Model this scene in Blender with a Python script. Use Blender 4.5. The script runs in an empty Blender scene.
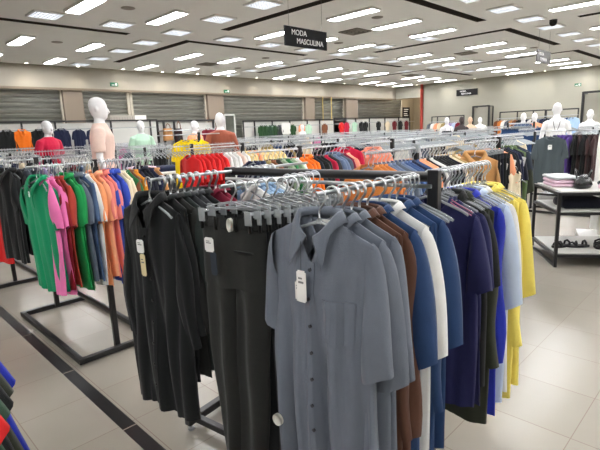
import bpy, bmesh, math, random
from mathutils import Vector, Matrix
C = bpy.context.scene.collection
PI = math.pi
# ------------------------------------------------------------------ camera
PITCH, ROLL, YAW, FPX, HCAM = 11.5, 2.3, 45.0, 466.0, 1.6
p_, y_, r_ = map(math.radians, (PITCH, YAW, ROLL))
Fw = Vector((math.cos(y_)*math.cos(p_), math.sin(y_)*math.cos(p_), -math.sin(p_)))
R1 = Vector((math.sin(y_), -math.cos(y_), 0)); U1 = R1.cross(Fw)
Rt = math.cos(r_)*R1 - math.sin(r_)*U1; Up = math.sin(r_)*R1 + math.cos(r_)*U1
cam = bpy.data.cameras.new('camera'); camo = bpy.data.objects.new('camera', cam); C.objects.link(camo)
cam.sensor_fit = 'HORIZONTAL'; cam.sensor_width = 36; cam.lens = FPX/600*36; cam.clip_end = 200; cam.clip_start = 0.02
camo.matrix_world = Matrix(((Rt.x, Up.x, -Fw.x, 0), (Rt.y, Up.y, -Fw.y, 0), (Rt.z, Up.z, -Fw.z, HCAM), (0, 0, 0, 1)))
bpy.context.scene.camera = camo
def at(x, y, X=None, Y=None, Z=None):
    d = Rt*((x-300)/FPX) + Up*((225-y)/FPX) + Fw
    t = X/d.x if X is not None else (Y/d.y if Y is not None else (Z-HCAM)/d.z)
    return Vector((0, 0, HCAM)) + d*t
# ------------------------------------------------------------------ world, exposure
sc = bpy.context.scene
sc.view_settings.view_transform = 'Standard'; sc.view_settings.look = 'None'; sc.view_settings.gamma = 1
sc.view_settings.use_curve_mapping = False
sc.view_settings.exposure = 0.57
w = bpy.data.worlds.new('world'); sc.world = w; w.use_nodes = True
w.node_tree.nodes['Background'].inputs[0].default_value = (0.8, 0.85, 0.9, 1)
w.node_tree.nodes['Background'].inputs[1].default_value = 0.0
TUBE_E, LOUVRE_E, SPOT_W = 44.0, 2.6, 17.0
# ------------------------------------------------------------------ materials
def lin(c):
    c = [v/255 for v in c]
    return tuple((v/12.92 if v <= .04045 else ((v+.055)/1.055)**2.4) for v in c) + (1,)
_m = {}
def mat(name, rgb, rough=.6, metal=0.0, spec=.4, emit=0, noise=0, nscale=8, bump=0, bscale=200, alpha=1, sheen=0, trans=0):
    if name in _m: return _m[name]
    m = bpy.data.materials.new(name); m.use_nodes = True; _m[name] = m
    nt = m.node_tree; b = nt.nodes['Principled BSDF']; col = lin(rgb)
    b.inputs['Base Color'].default_value = col; b.inputs['Roughness'].default_value = rough
    b.inputs['Metallic'].default_value = metal; b.inputs['Specular IOR Level'].default_value = spec
    if sheen: b.inputs['Sheen Weight'].default_value = sheen
    if trans: b.inputs['Transmission Weight'].default_value = trans
    if alpha < 1: b.inputs['Alpha'].default_value = alpha
    if emit:
        b.inputs['Emission Color'].default_value = col; b.inputs['Emission Strength'].default_value = emit
    if noise:
        tc = nt.nodes.new('ShaderNodeTexCoord'); n = nt.nodes.new('ShaderNodeTexNoise'); n.inputs['Scale'].default_value = nscale
        n.inputs['Detail'].default_value = 4
        mx = nt.nodes.new('ShaderNodeMix'); mx.data_type = 'RGBA'
        nt.links.new(tc.outputs['Object'], n.inputs['Vector']); nt.links.new(n.outputs['Fac'], mx.inputs['Factor'])
        mx.inputs['A'].default_value = tuple(v*(1-noise) for v in col[:3])+(1,); mx.inputs['B'].default_value = tuple(min(1, v*(1+noise)) for v in col[:3])+(1,)
        nt.links.new(mx.outputs['Result'], b.inputs['Base Color'])
    if bump:
        tc = nt.nodes.new('ShaderNodeTexCoord'); n = nt.nodes.new('ShaderNodeTexNoise'); n.inputs['Scale'].default_value = bscale
        bp = nt.nodes.new('ShaderNodeBump'); bp.inputs['Strength'].default_value = bump; bp.inputs['Distance'].default_value = .004
        nt.links.new(tc.outputs['Object'], n.inputs['Vector']); nt.links.new(n.outputs['Fac'], bp.inputs['Height'])
        nt.links.new(bp.outputs['Normal'], b.inputs['Normal'])
    return m
PAL = dict(green=(18,140,95), emerald=(20,140,70), leaf=(35,110,60), pink=(232,120,178), dark_red=(140,28,38), brick=(170,60,45), red=(205,30,30),
    crimson=(190,25,62), slate_blue=(70,92,125), slate=(88,98,112), peach=(246,170,128), orange_peach=(245,160,105), salmon=(235,135,125), blue=(55,80,180),
    white=(232,232,228), cream=(232,218,188), dark_green=(45,75,55), brown=(120,72,45), gold=(228,150,40), navy=(28,34,62), dark_navy=(22,25,38),
    tan=(185,130,80), black=(25,27,28), grey=(92,98,108), warm_black=(38,39,37), charcoal=(52,54,58), dark_slate=(44,52,50), burgundy=(120,22,48),
    light_blue=(165,195,225), steel=(104,111,122), chocolate=(86,56,42), denim=(38,64,104), royal=(38,52,170), deep_navy=(38,40,84), olive=(92,112,72),
    dark_olive=(52,56,44), yellow=(246,226,110), bright_yellow=(250,215,20), butter=(246,222,165), orange=(240,120,30), rust=(205,125,60), camel=(192,142,88),
    grey_blue=(105,122,150), coral=(250,160,135), purple=(78,52,130), dark_brown=(60,40,40), mint=(190,225,200), striped=(150,170,140), khaki=(165,145,95),
    medium_blue=(60,85,130), maroon=(110,22,35), forest=(40,75,40), pale_blue=(195,210,232), lilac=(165,150,190), pearl=(205,208,210), burnt=(150,82,62), rose=(225,195,210), ivory=(240,212,198), teal=(45,80,80))
def cloth(c):
    nz = .10
    return mat('cloth_'+c, PAL[c], .88, 0, .25, noise=nz, nscale=14, bump=.35, bscale=350, sheen=.12)
BLK = mat('black_powder_coat', (22,22,24), .38, 0, .5, bump=.05)
CHR = mat('chrome', (205,208,210), .28, 1.0)
CHR2 = mat('satin_steel', (170,174,176), .32, 1.0)
CLR = mat('clear_plastic', (190,196,198), .22, 0, .6, alpha=.45)
GPL = mat('grey_plastic', (150,156,158), .4)
WHT = mat('white_paint', (235,235,232), .5)
MQW = mat('mannequin_white', (238,238,238), .35, 0, .5)
MQS = mat('mannequin_skin_tone', (222,190,160), .5)
CARD = mat('white_card', (240,240,236), .6)
CARDY = mat('cream_card', (222,205,160), .6)
INK = mat('black_ink', (30,30,30), .7)
LBL = mat('woven_label', (215,215,210), .8)
# ------------------------------------------------------------------ mesh helpers
def obj(name, bm, m=None, parent=None, smooth=False, loc=None):
    me = bpy.data.meshes.new(name); bm.to_mesh(me); bm.free()
    if smooth:
        for f in me.polygons: f.use_smooth = True
    if m is not None:
        for x in (m if isinstance(m, list) else [m]): me.materials.append(x)
    o = bpy.data.objects.new(name, me); C.objects.link(o)
    if parent: o.parent = parent
    if loc is not None: o.location = loc
    return o
def tag(o, label=None, cat=None, group=None, kind=None):
    if label: o['label'] = label
    if cat: o['category'] = cat
    if group: o['group'] = group
    if kind: o['kind'] = kind
    return o
def empty(name, loc=(0,0,0), rz=0):
    o = bpy.data.objects.new(name, None); C.objects.link(o); o.location = loc; o.rotation_euler = (0,0,rz); o.empty_display_size = .1
    return o
def box(bm, x0, x1, y0, y1, z0, z1, mi=0):
    vs = [bm.verts.new(p) for p in ((x0,y0,z0),(x1,y0,z0),(x1,y1,z0),(x0,y1,z0),(x0,y0,z1),(x1,y0,z1),(x1,y1,z1),(x0,y1,z1))]
    for f in ((3,2,1,0),(4,5,6,7),(0,1,5,4),(1,2,6,5),(2,3,7,6),(3,0,4,7)):
        fc = bm.faces.new([vs[i] for i in f]); fc.material_index = mi
def bar(bm, a, b, w, h=None, mi=0):
    """square tube from a to b"""
    a = Vector(a); b = Vector(b); h = h or w; d = (b-a).normalized()
    up = Vector((0,0,1)) if abs(d.z) < .9 else Vector((1,0,0))
    s = d.cross(up).normalized(); u = s.cross(d).normalized()
    vs = []
    for c in (a, b):
        for i, j in ((-1,-1),(1,-1),(1,1),(-1,1)): vs.append(bm.verts.new(c + s*(i*w/2) + u*(j*h/2)))
    for f in ((3,2,1,0),(4,5,6,7),(0,1,5,4),(1,2,6,5),(2,3,7,6),(3,0,4,7)):
        bm.faces.new([vs[i] for i in f]).material_index = mi
def tube(bm, pts, r, n=8, caps=True, mi=0):
    pts = [Vector(p) for p in pts]; rings = []; prev = None
    for i, p in enumerate(pts):
        d = (pts[min(i+1, len(pts)-1)] - pts[max(i-1, 0)]).normalized()
        if prev is None:
            up = Vector((0,0,1)) if abs(d.z) < .9 else Vector((0,1,0))
            s = d.cross(up).normalized()
        else:
            s = (prev - d*prev.dot(d)).normalized()
        prev = s; u = s.cross(d)
        rr = r[i] if isinstance(r, (list, tuple)) else r
        rings.append([bm.verts.new(p + s*(rr*math.cos(2*PI*k/n)) + u*(rr*math.sin(2*PI*k/n))) for k in range(n)])
    for a, b in zip(rings, rings[1:]):
        for k in range(n):
            bm.faces.new((a[k], a[(k+1) % n], b[(k+1) % n], b[k])).material_index = mi
    if caps:
        try:
            bm.faces.new(rings[0]).material_index = mi; bm.faces.new(rings[-1][::-1]).material_index = mi
        except Exception: pass
def loft(bm, rings, n=16, caps=True, dz=0):
    """rings of (x,y,z,rx,ry)"""
    R = []
    rings = [(x, y, z+dz, rx, ry) for (x, y, z, rx, ry) in rings]
    for (x, y, z, rx, ry) in rings:
        R.append([bm.verts.new((x+rx*math.cos(2*PI*k/n), y+ry*math.sin(2*PI*k/n), z)) for k in range(n)])
    for a, b in zip(R, R[1:]):
        for k in range(n): bm.faces.new((a[k], a[(k+1) % n], b[(k+1) % n], b[k]))
    if caps: bm.faces.new(R[0][::-1]); bm.faces.new(R[-1])
def sm(t): t = max(0, min(1, t)); return t*t*(3-2*t)
def setmat(o, m):
    if not o.data.materials: o.data.materials.append(m)
    o.material_slots[0].link = 'OBJECT'; o.material_slots[0].material = m
# ------------------------------------------------------------------ room
ZC = 4.0; XW, YW = 26.0, 17.0; XL, YB = -6.0, -7.0; ZS = 3.28
def tile_mat():
    m = bpy.data.materials.new('floor_tiles'); m.use_nodes = True; nt = m.node_tree; b = nt.nodes['Principled BSDF']; L = nt.links.new
    g = nt.nodes.new('ShaderNodeNewGeometry'); sp = nt.nodes.new('ShaderNodeSeparateXYZ'); L(g.outputs['Position'], sp.inputs[0])
    def mth(op, a, bb=None, c=None):
        n = nt.nodes.new('ShaderNodeMath'); n.operation = op
        for i, v in enumerate((a, bb, c)):
            if v is None: continue
            if isinstance(v, (int, float)): n.inputs[i].default_value = v
            else: L(v, n.inputs[i])
        return n.outputs[0]
    outs = []; cells = []
    for ax, off, s in (('X', .535, .476), ('Y', .544, .469)):
        t = mth('DIVIDE', mth('SUBTRACT', sp.outputs[ax], off), s)
        cells.append(mth('FLOOR', t)); fr = mth('FRACT', t)
        d = mth('MINIMUM', fr, mth('SUBTRACT', 1.0, fr))
        outs.append(mth('LESS_THAN', d, .0055 if ax == 'X' else .0045))
    gr = mth('MAXIMUM', outs[0], outs[1])
    cb = nt.nodes.new('ShaderNodeCombineXYZ'); L(cells[0], cb.inputs[0]); L(cells[1], cb.inputs[1])
    wn = nt.nodes.new('ShaderNodeTexWhiteNoise'); L(cb.outputs[0], wn.inputs['Vector'])
    n = nt.nodes.new('ShaderNodeTexNoise'); n.inputs['Scale'].default_value = 3.0; n.inputs['Detail'].default_value = 6; L(g.outputs['Position'], n.inputs['Vector'])
    f = mth('ADD', mth('MULTIPLY', wn.outputs['Value'], .4), mth('MULTIPLY', n.outputs['Fac'], .6))
    mx = nt.nodes.new('ShaderNodeMix'); mx.data_type = 'RGBA'; L(f, mx.inputs['Factor'])
    mx.inputs['A'].default_value = lin((146,140,129)); mx.inputs['B'].default_value = lin((160,153,142))
    m2 = nt.nodes.new('ShaderNodeMix'); m2.data_type = 'RGBA'; L(gr, m2.inputs['Factor']); L(mx.outputs['Result'], m2.inputs['A']); m2.inputs['B'].default_value = lin((120,105,92))
    L(m2.outputs['Result'], b.inputs['Base Color'])
    L(mth('ADD', .24, mth('MULTIPLY', gr, .4)), b.inputs['Roughness']); b.inputs['Specular IOR Level'].default_value = .4
    return m
def struct(name, bm, m, parent=None, smooth=False):
    o = obj(name, bm, m, parent, smooth)
    if parent is None: o['kind'] = 'structure'
    return o
bm = bmesh.new(); box(bm, XL, XW+3, YB, YW+1, -.1, 0); struct('floor', bm, tile_mat())
STR = mat('black_floor_inlay', (30,30,31), .32, 0, .5, noise=.25, nscale=3)
bm = bmesh.new()
y = -7
while y < 16.9:
    box(bm, .915, .992, y, y+.925, -.01, .0015); y += .938
struct('trim_floor_stripe', bm, STR)
CEIL = mat('ceiling_paint', (238,239,236), .9, 0, .2, noise=.03, nscale=2)
SLOT = mat('cove_shade_dark', (66,60,53), .9)  # recess shade put into the colour, far darker than the ceiling paint
# cove slots: L-shaped recesses (corner, arm along +X, arm along +Y)
SW = .24
slots = []
for cx in (-5.1+6.1*0, 1.0, 7.1, 13.15, 19.35):
    for cy in (-6.8, -.85, 5.1, 11.0):
        slots.append((cx, cx+(4.6 if cx != 13.15 else 4.3), cy, cy+SW)); slots.append((cx, cx+SW, cy+SW, cy+4.4))
xs = sorted(set([XL, XW+3] + [v for s in slots for v in s[:2]])); ys = sorted(set([YB, YW] + [v for s in slots for v in s[2:]]))
bm = bmesh.new(); vg = {}
def gv(x, y, z=ZC):
    k = (round(x, 4), round(y, 4), z)
    if k not in vg: vg[k] = bm.verts.new((x, y, z))
    return vg[k]
def inslot(x, y): return any(s[0] < x < s[1] and s[2] < y < s[3] for s in slots)
for x0, x1 in zip(xs, xs[1:]):
    for y0, y1 in zip(ys, ys[1:]):
        cx, cy = (x0+x1)/2, (y0+y1)/2
        if inslot(cx, cy):
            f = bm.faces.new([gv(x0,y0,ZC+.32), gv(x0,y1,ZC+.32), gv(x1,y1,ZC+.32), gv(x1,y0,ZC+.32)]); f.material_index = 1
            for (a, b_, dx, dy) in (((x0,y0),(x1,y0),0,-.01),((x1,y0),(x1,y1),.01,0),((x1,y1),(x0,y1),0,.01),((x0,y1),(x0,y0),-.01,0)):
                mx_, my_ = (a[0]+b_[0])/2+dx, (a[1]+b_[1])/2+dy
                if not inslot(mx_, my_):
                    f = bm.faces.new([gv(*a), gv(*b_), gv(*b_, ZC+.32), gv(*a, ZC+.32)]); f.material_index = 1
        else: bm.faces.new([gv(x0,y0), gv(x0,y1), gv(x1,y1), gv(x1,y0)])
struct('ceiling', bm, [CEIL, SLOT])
WALL = mat('wall_beige_paint', (157,155,143), .85, 0, .2, noise=.03, nscale=1.5)
WALL2 = mat('wall_taupe_paint', (150,138,118), .85, 0, .2, noise=.03, nscale=1.5)
# shutter wall: upper band in front, recessed bays below
BANDM = mat('band_paint', (160,154,142), .85, 0, .2)
bm = bmesh.new(); box(bm, XL, XW+.001, YW, YW+.35, ZS, ZC+.4)
struct('wall_back', bm, BANDM)
bm = bmesh.new(); box(bm, XL, XW+3, YW+.45, YW+.6, 0, ZS+.2); struct('wall_behind_shutters', bm, WALL2)
bm = bmesh.new(); box(bm, XL, XW, YW-.03, YW+.02, ZS-.06, ZS+.02); struct('trim_band', bm, mat('band_edge', (120,108,92), .7))
bm = bmesh.new(); box(bm, XW, XW+.35, YB, 15.1, 0, ZC+.4); box(bm, XW, XW+.35, 15.1, YW+.35, ZS, ZC+.4); struct('wall_right', bm, WALL)
bm = bmesh.new(); box(bm, XW+.36, XW+3, 15.0, 15.1, 0, ZS+.2); struct('wall_recess_side', bm, WALL2)
bm = bmesh.new(); box(bm, XW+2.8, XW+3, 15.1, YW+.5, 0, ZS+.2); struct('wall_recess_end', bm, WALL2)
bm = bmesh.new(); box(bm, XW+.3, XW+3, 15.0, YW+.6, ZS+.2, ZS+.3); struct('wall_recess_top', bm, WALL2)
bm = bmesh.new(); box(bm, XL-.2, XL, YB, YW+.6, 0, ZC+.4); struct('wall_left', bm, WALL)
bm = bmesh.new(); box(bm, XL-.2, XW+.35, YB-.2, YB, 0, ZC+.4); struct('wall_front', bm, WALL)
bm = bmesh.new(); box(bm, XL-.2, XW+3, YB-.2, YW+.6, ZC+.4, ZC+.5); struct('ceiling_slab', bm, SLOT)
# columns between the shutters
COLM = mat('column_paint', (135,122,108), .8)
for i, (a, b_) in enumerate(((6.02,6.66),(11.84,12.66),(17.82,18.5),(21.1,22.15))):
    bm = bmesh.new(); box(bm, a, b_, YW+.05, YW+.45, 0, ZS); struct('wall_column_%d' % (i+1), bm, COLM)
# steel shutters
SHM = mat('shutter_steel', (150,150,143), .3, .8, .5, noise=.12, nscale=3)
GUIDE = mat('shutter_guide_paint', (196,188,172), .6)
shut = [(-5.8,-1.0,'first bay beyond the left edge'),(-.9,6.02,'shutter at far left behind the orange and navy jackets'),(6.66,8.38,'narrow grey steel shutter behind the peach-shirted mannequin'),
        (8.5,11.84,'grey steel roller shutter behind the mint-shirted mannequin'),(12.66,17.82,'widest grey steel shutter, behind the brown-shirted mannequin'),
        (18.5,21.1,'grey steel shutter crossed by two yellow poles'),(22.15,27.0,'grey steel shutter nearest the red pipe corner')]
for i, (a, b_, lb) in enumerate(shut):
    t = empty('roller_shutter', ((a+b_)/2, YW+.3, 0)); hw = (b_-a)/2
    if i == 1: lb = 'grey steel roller shutter at far left behind the orange and navy jackets'
    if i == 0: continue
    tag(t, lb, 'shutter')
    bm = bmesh.new(); z = 0; prev = None
    while z < ZS:
        for dz, dy in ((0,.02),(.035,.015),(.06,-.04),(.13,-.05),(.15,.0)):
            cur = (bm.verts.new((-hw, dy, z+dz)), bm.verts.new((hw, dy, z+dz)))
            if prev: bm.faces.new((prev[0], prev[1], cur[1], cur[0]))
            prev = cur
        z += .165
    obj('shutter_curtain', bm, SHM, t)
    for s in (-1, 1):
        bm = bmesh.new(); box(bm, s*hw-.05, s*hw+.05, -.1, .05, 0, ZS-.02); obj('guide_rail', bm, GUIDE, t)
for x in (19.05, 19.75):
    bm = bmesh.new(); tube(bm, [(x, YW-.02, 0), (x, YW-.02, ZS)], .025, 8)
    tag(obj('pole', bm, mat('yellow_pole', (205,180,110), .6)), 'thin yellow pole in front of a shutter, %s of the pair' % ('left' if x < 19.4 else 'right'), 'pole')
# red pipe
bm = bmesh.new(); tube(bm, [(XW-.1, 15.1, 0), (XW-.1, 15.1, ZC)], .085, 12)
for z in (1.2, 2.6, 3.6): tube(bm, [(XW-.1, 15.1, z), (XW-.1, 15.1, z+.06)], .1, 12)
tag(obj('water_pipe', bm, mat('red_pipe', (165,60,50), .5), smooth=True), 'red vertical pipe at the far corner of the beige wall', 'pipe')
# ------------------------------------------------------------------ ceiling lights
TUBEM = mat('tube_and_reflection_glow', (250,250,253), emit=TUBE_E)
REFM = mat('lamp_reflector', (225,225,222), .35, .2)
LOUM = mat('louvre_light', (240,243,248), emit=LOUVRE_E)
tp = None; lamps = []
def tube_light(x, y):
    global tp
    if tp is None:
        t = empty('fluorescent_light')
        bm = bmesh.new(); a, b_ = .15, .62
        box(bm, -a, a, -b_, b_, -.012, 0)
        for s in (-1, 1):
            box(bm, s*a-.012, s*a+.012, -b_, b_, -.05, -.0); box(bm, -a, a, s*b_-.01, s*b_+.01, -.05, -.0)
        h = obj('housing', bm, REFM, t); parts = [h]
        for s, hw_ in ((-.05, .032), (.07, .014)):  # thin second strip glows to imitate the reflection beside the tube
            bm = bmesh.new(); box(bm, s-hw_, s+hw_, -.59, .59, -.045, -.02); parts.append(obj('tube', bm, TUBEM, t))
        tp = (t, parts); r = t
    else:
        r = tp[0].copy(); C.objects.link(r)
        for q in tp[1]:
            c = q.copy(); C.objects.link(c); c.parent = r
    r.location = (x, y, ZC)
    tag(r, 'recessed fluorescent fixture, tube and imitated reflection strip glowing white in the beige ceiling', 'ceiling light', 'fluorescent ceiling fixtures')
for gx in (-4.2, -2.4, 2.1, 3.8, 5.45, 8.45, 10.1, 11.8, 15.1, 16.75, 18.35, 21.5, 23.1, 24.85):
    for gy in (-5.4, -2.9, .6, 3.1, 6.6, 9.1, 13.05, 15.75):
        if gx == 2.1 and gy > 8: continue
        if gx < 0 and gy > 7: continue
        tube_light(gx, gy)
lp = None
def louvre_light(x, y):
    global lp
    if lp is None:
        t = empty('louvre_light'); bm = bmesh.new(); a = .27
        for s in (-1, 1):
            box(bm, s*a-.02, s*a+.02, -a, a, -.035, .0); box(bm, -a, a, s*a-.02, s*a+.02, -.035, .0)
        h = obj('frame', bm, REFM, t)
        bm = bmesh.new(); box(bm, -a, a, -a, a, -.012, 0); e = obj('diffuser', bm, LOUM, t)
        bm = bmesh.new()
        for k in (-.21, -.14, -.07, 0, .07, .14, .21):
            box(bm, k-.004, k+.004, -a, a, -.034, -.013); box(bm, -a, a, k-.006, k+.006, -.034, -.013)
        g = obj('louvre', bm, mat('louvre_metal', (215,217,220), .4, .2), t)
        lp = (t, [h, e, g]); r = t
    else:
        r = lp[0].copy(); C.objects.link(r)
        for q in lp[1]:
            c = q.copy(); C.objects.link(c); c.parent = r
    r.location = (x, y, ZC)
    tag(r, 'square louvred ceiling light, bluish white, set between the cove slots', 'ceiling light', 'square louvred ceiling lights')
for X in (6.4, 12.45, 18.75):
    for Y in (7.15, 8.6, 13.2, 14.8, 16.2, 11.75): louvre_light(X, Y)
for Y in (4.35, 10.25):
    for X in (3.5, 4.94, 6.4, 7.9, 9.35, 10.85, 12.4, 13.9, 15.5, 17.0, 18.6, 20.2, 21.8): louvre_light(X, Y)
# ceiling speakers, vents
SPK = mat('grille_grey', (140,134,126), .8)
for (x, y) in ((4.54,8.92),(4.6,12.94),(9.2,6.5),(10.9,9.04),(10.9,12.2),(16.0,12.9),(17.3,5.9),(11.6,14.6)):
    bm = bmesh.new(); tube(bm, [(x,y,ZC),(x,y,ZC-.008)], .13, 20); tube(bm, [(x,y,ZC-.008),(x,y,ZC-.014)], [.13,.1], 20)
    tag(obj('ceiling_speaker', bm, SPK), 'round grey speaker grille flush in the beige ceiling', 'speaker', 'round ceiling speaker grilles')
VM = mat('vent_dark', (52,48,44), .7); VF = mat('vent_frame', (150,145,136), .6)
for (x, y) in ((10.0,7.75),(10.03,14.27),(16.3,7.8),(20.57,12.64)):
    t = empty('ceiling_vent', (x, y, ZC)); tag(t, 'square four-way air vent with dark louvres in the ceiling', 'vent', 'square ceiling air vents')
    bm = bmesh.new(); a = .3; box(bm, -a, a, -a, a, -.01, 0); obj('backing', bm, VM, t)
    bm = bmesh.new()
    for k in (.29, .21, .13, .05):
        for s in (-1, 1): box(bm, s*k-.009, s*k+.009, -k, k, -.025, -.01); box(bm, -k, k, s*k-.009, s*k+.009, -.025, -.01)
    obj('vane', bm, VF, t)
bm = bmesh.new(); tube(bm, [(13.1,4.05,ZC),(13.1,4.05,ZC-.05)], .09, 16); bmesh.ops.create_uvsphere(bm, u_segments=16, v_segments=8, radius=.09, matrix=Matrix.Translation((13.1,4.05,ZC-.06)))
tag(obj('dome_camera', bm, mat('dome_black', (12,12,12), .15), smooth=True), 'small black dome camera on the ceiling above the right side', 'camera')
# wall washers (downlights) that make the scallops
DLM = mat('downlight_glow', (255,246,225), emit=12)
def downlight(x, y, z=ZC):
    bm = bmesh.new(); tube(bm, [(x,y,z),(x,y,z-.02)], .06, 14)
    o = tag(obj('downlight', bm, WHT), 'tiny round ceiling downlight washing the top of the wall', 'ceiling light', 'small downlights along the walls')
    bm = bmesh.new(); tube(bm, [(x,y,z-.02),(x,y,z-.024)], .045, 14); obj('lens', bm, DLM, o)
    l = bpy.data.lights.new('downlight_lamp', 'SPOT'); l.energy = SPOT_W; l.color = (1,.9,.74); l.spot_size = math.radians(92); l.spot_blend = .25; l.shadow_soft_size = .04
    lo = bpy.data.objects.new('downlight_lamp', l); C.objects.link(lo); lo.location = (x, y, z-.04); lo.parent = None
    return o
for k in range(-6, 14): downlight(4.94+1.56*k, YW-.3)
o_ = downlight(27.6, 16.1, ZS+.2); o_['label'] = 'added downlight brightening the recess beside the red pipe'  # extra fixture added only to brighten the dark recess
l_ = bpy.data.lights.new('recess_fill', 'POINT'); l_.energy = 45; l_.color = (1,.93,.8); l_.shadow_soft_size = .06  # added point fill without a fixture, lightens the recess walls
l_ = bpy.data.objects.new('recess_fill', l_); C.objects.link(l_); l_.location = (27.6, 16.1, ZS+.1)
for k in range(-6, 6): downlight(XW-.34, 6.4+1.78*k)
# ------------------------------------------------------------------ signs
def text_mesh(s, size, m, parent, loc, rot, name='lettering', shear=0, ext=.003):
    cu = bpy.data.curves.new('t', 'FONT'); cu.body = s; cu.size = size; cu.extrude = ext; cu.align_x = 'LEFT'; cu.shear = shear
    to = bpy.data.objects.new('t', cu); C.objects.link(to); bpy.context.view_layer.update()
    me = bpy.data.meshes.new_from_object(to.evaluated_get(bpy.context.evaluated_depsgraph_get()))
    bpy.data.objects.remove(to); o = bpy.data.objects.new(name, me); C.objects.link(o)
    me.materials.clear(); me.materials.append(m); o.parent = parent; o.location = loc; o.rotation_euler = rot
    return o
SGN = mat('sign_black', (16,16,18), .6, spec=.2); SGN2 = mat('sign_grey', (72,70,68), .5); LET = mat('sign_lettering', (235,235,235), .5)
WIRE = mat('wire', (120,120,120), .4, .6)
t = empty('hanging_sign', (6.345, 6, 3.02)); tag(t, 'black hanging sign reading MODA MASCULINA in white', 'sign')
bm = bmesh.new(); box(bm, -.535, .535, -.012, .012, 0, .32); obj('board', bm, SGN, t)
for s in (-.42, .42):
    bm = bmesh.new(); tube(bm, [(s,0,.32),(s,0,ZC-3.02)], .003, 5); obj('suspension_wire', bm, WIRE, t)
text_mesh('MODA', .125, LET, t, (-.38,-.016,.19), (PI/2,0,0)); text_mesh('MASCULINA', .125, LET, t, (-.26,-.016,.055), (PI/2,0,0))
t = empty('hanging_sign', (14.27, 4.6, 3.13)); tag(t, 'dark grey hanging sign with two lines of pale writing, far right', 'sign')
bm = bmesh.new(); box(bm, -.54, .54, -.012, .012, 0, .33); obj('board', bm, SGN2, t)
for s in (-.42, .42):
    bm = bmesh.new(); tube(bm, [(s,0,.33),(s,0,ZC-3.13)], .003, 5); obj('suspension_wire', bm, WIRE, t)
text_mesh('MODA', .12, LET, t, (-.4,-.016,.19), (PI/2,0,0)); text_mesh('FEMININA', .12, LET, t, (-.3,-.016,.055), (PI/2,0,0))
t = empty('wall_sign', (XW-.03, 12.3, 3.14)); t.rotation_euler = (0,0,-PI/2); tag(t, 'black sign with white lettering mounted high on the beige right wall', 'sign')
bm = bmesh.new(); box(bm, -.62, .62, -.015, .015, 0, .34); obj('board', bm, SGN, t)
text_mesh('MODA', .12, LET, t, (-.4,-.02,.2), (PI/2,0,0)); text_mesh('FEMININA', .13, LET, t, (-.33,-.02,.06), (PI/2,0,0))
t = empty('wall_sign', (27.9, YW+.42, 1.43)); tag(t, 'tall black sign panel in the recess beside the red pipe', 'sign')
bm = bmesh.new(); box(bm, -.42, .42, -.015, .015, 0, .45); box(bm, -.42, .42, -.015, .015, .5, 1.38); obj('board', bm, SGN, t)
bm = bmesh.new()
for z in (.62,.72,.84,.95,1.1,1.22): box(bm, -.3, .26-.1*((z*10) % 2), -.02, -.014, z, z+.045)
obj('lettering', bm, LET, t)
bm = bmesh.new(); box(bm, -.18, .05, -.02, -.014, .12, .3); obj('yellow_mark', bm, mat('yellow_mark', (215,200,60), .5), t)
def exit_sign(loc, rz, lb):
    t = empty('exit_sign', loc, rz); tag(t, lb, 'sign')
    bm = bmesh.new(); box(bm, -.14, .14, -.02, .02, -.06, .07); obj('panel', bm, mat('exit_green', (35,110,80), .5), t)
    bm = bmesh.new(); box(bm, -.1, .0, -.025, -.018, -.03, .0); box(bm, .03, .1, -.025, -.018, -.035, .045); obj('pictogram', bm, LET, t)
exit_sign((7.8, YW-.02, 3.47), 0, 'small green exit sign on the wall band at left'); exit_sign((12.8, YW-.02, 3.37), 0, 'small green exit sign on the wall band above the brown mannequin')
exit_sign((XW-.02, 6.75, 3.2), -PI/2, 'small exit sign on the beige wall at far right')
# box unit and paper on shutter
bm = bmesh.new(); box(bm, 7.4, 8.35, 16.75, 17.28, 2.14, 2.38)
for k in range(9): box(bm, 7.45+k*.1, 7.5+k*.1, 16.73, 16.75, 2.2, 2.33)
tag(obj('air_curtain', bm, mat('unit_beige', (182,176,166), .6)), 'long beige air curtain unit above the doorway behind the peach mannequin', 'air curtain')
bm = bmesh.new(); box(bm, 8.55, 9.05, YW+.24, YW+.262, 2.2, 2.4)
tag(obj('paper_notice', bm, CARD), 'white paper notice stuck on the shutter above the mint mannequin', 'notice')
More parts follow.
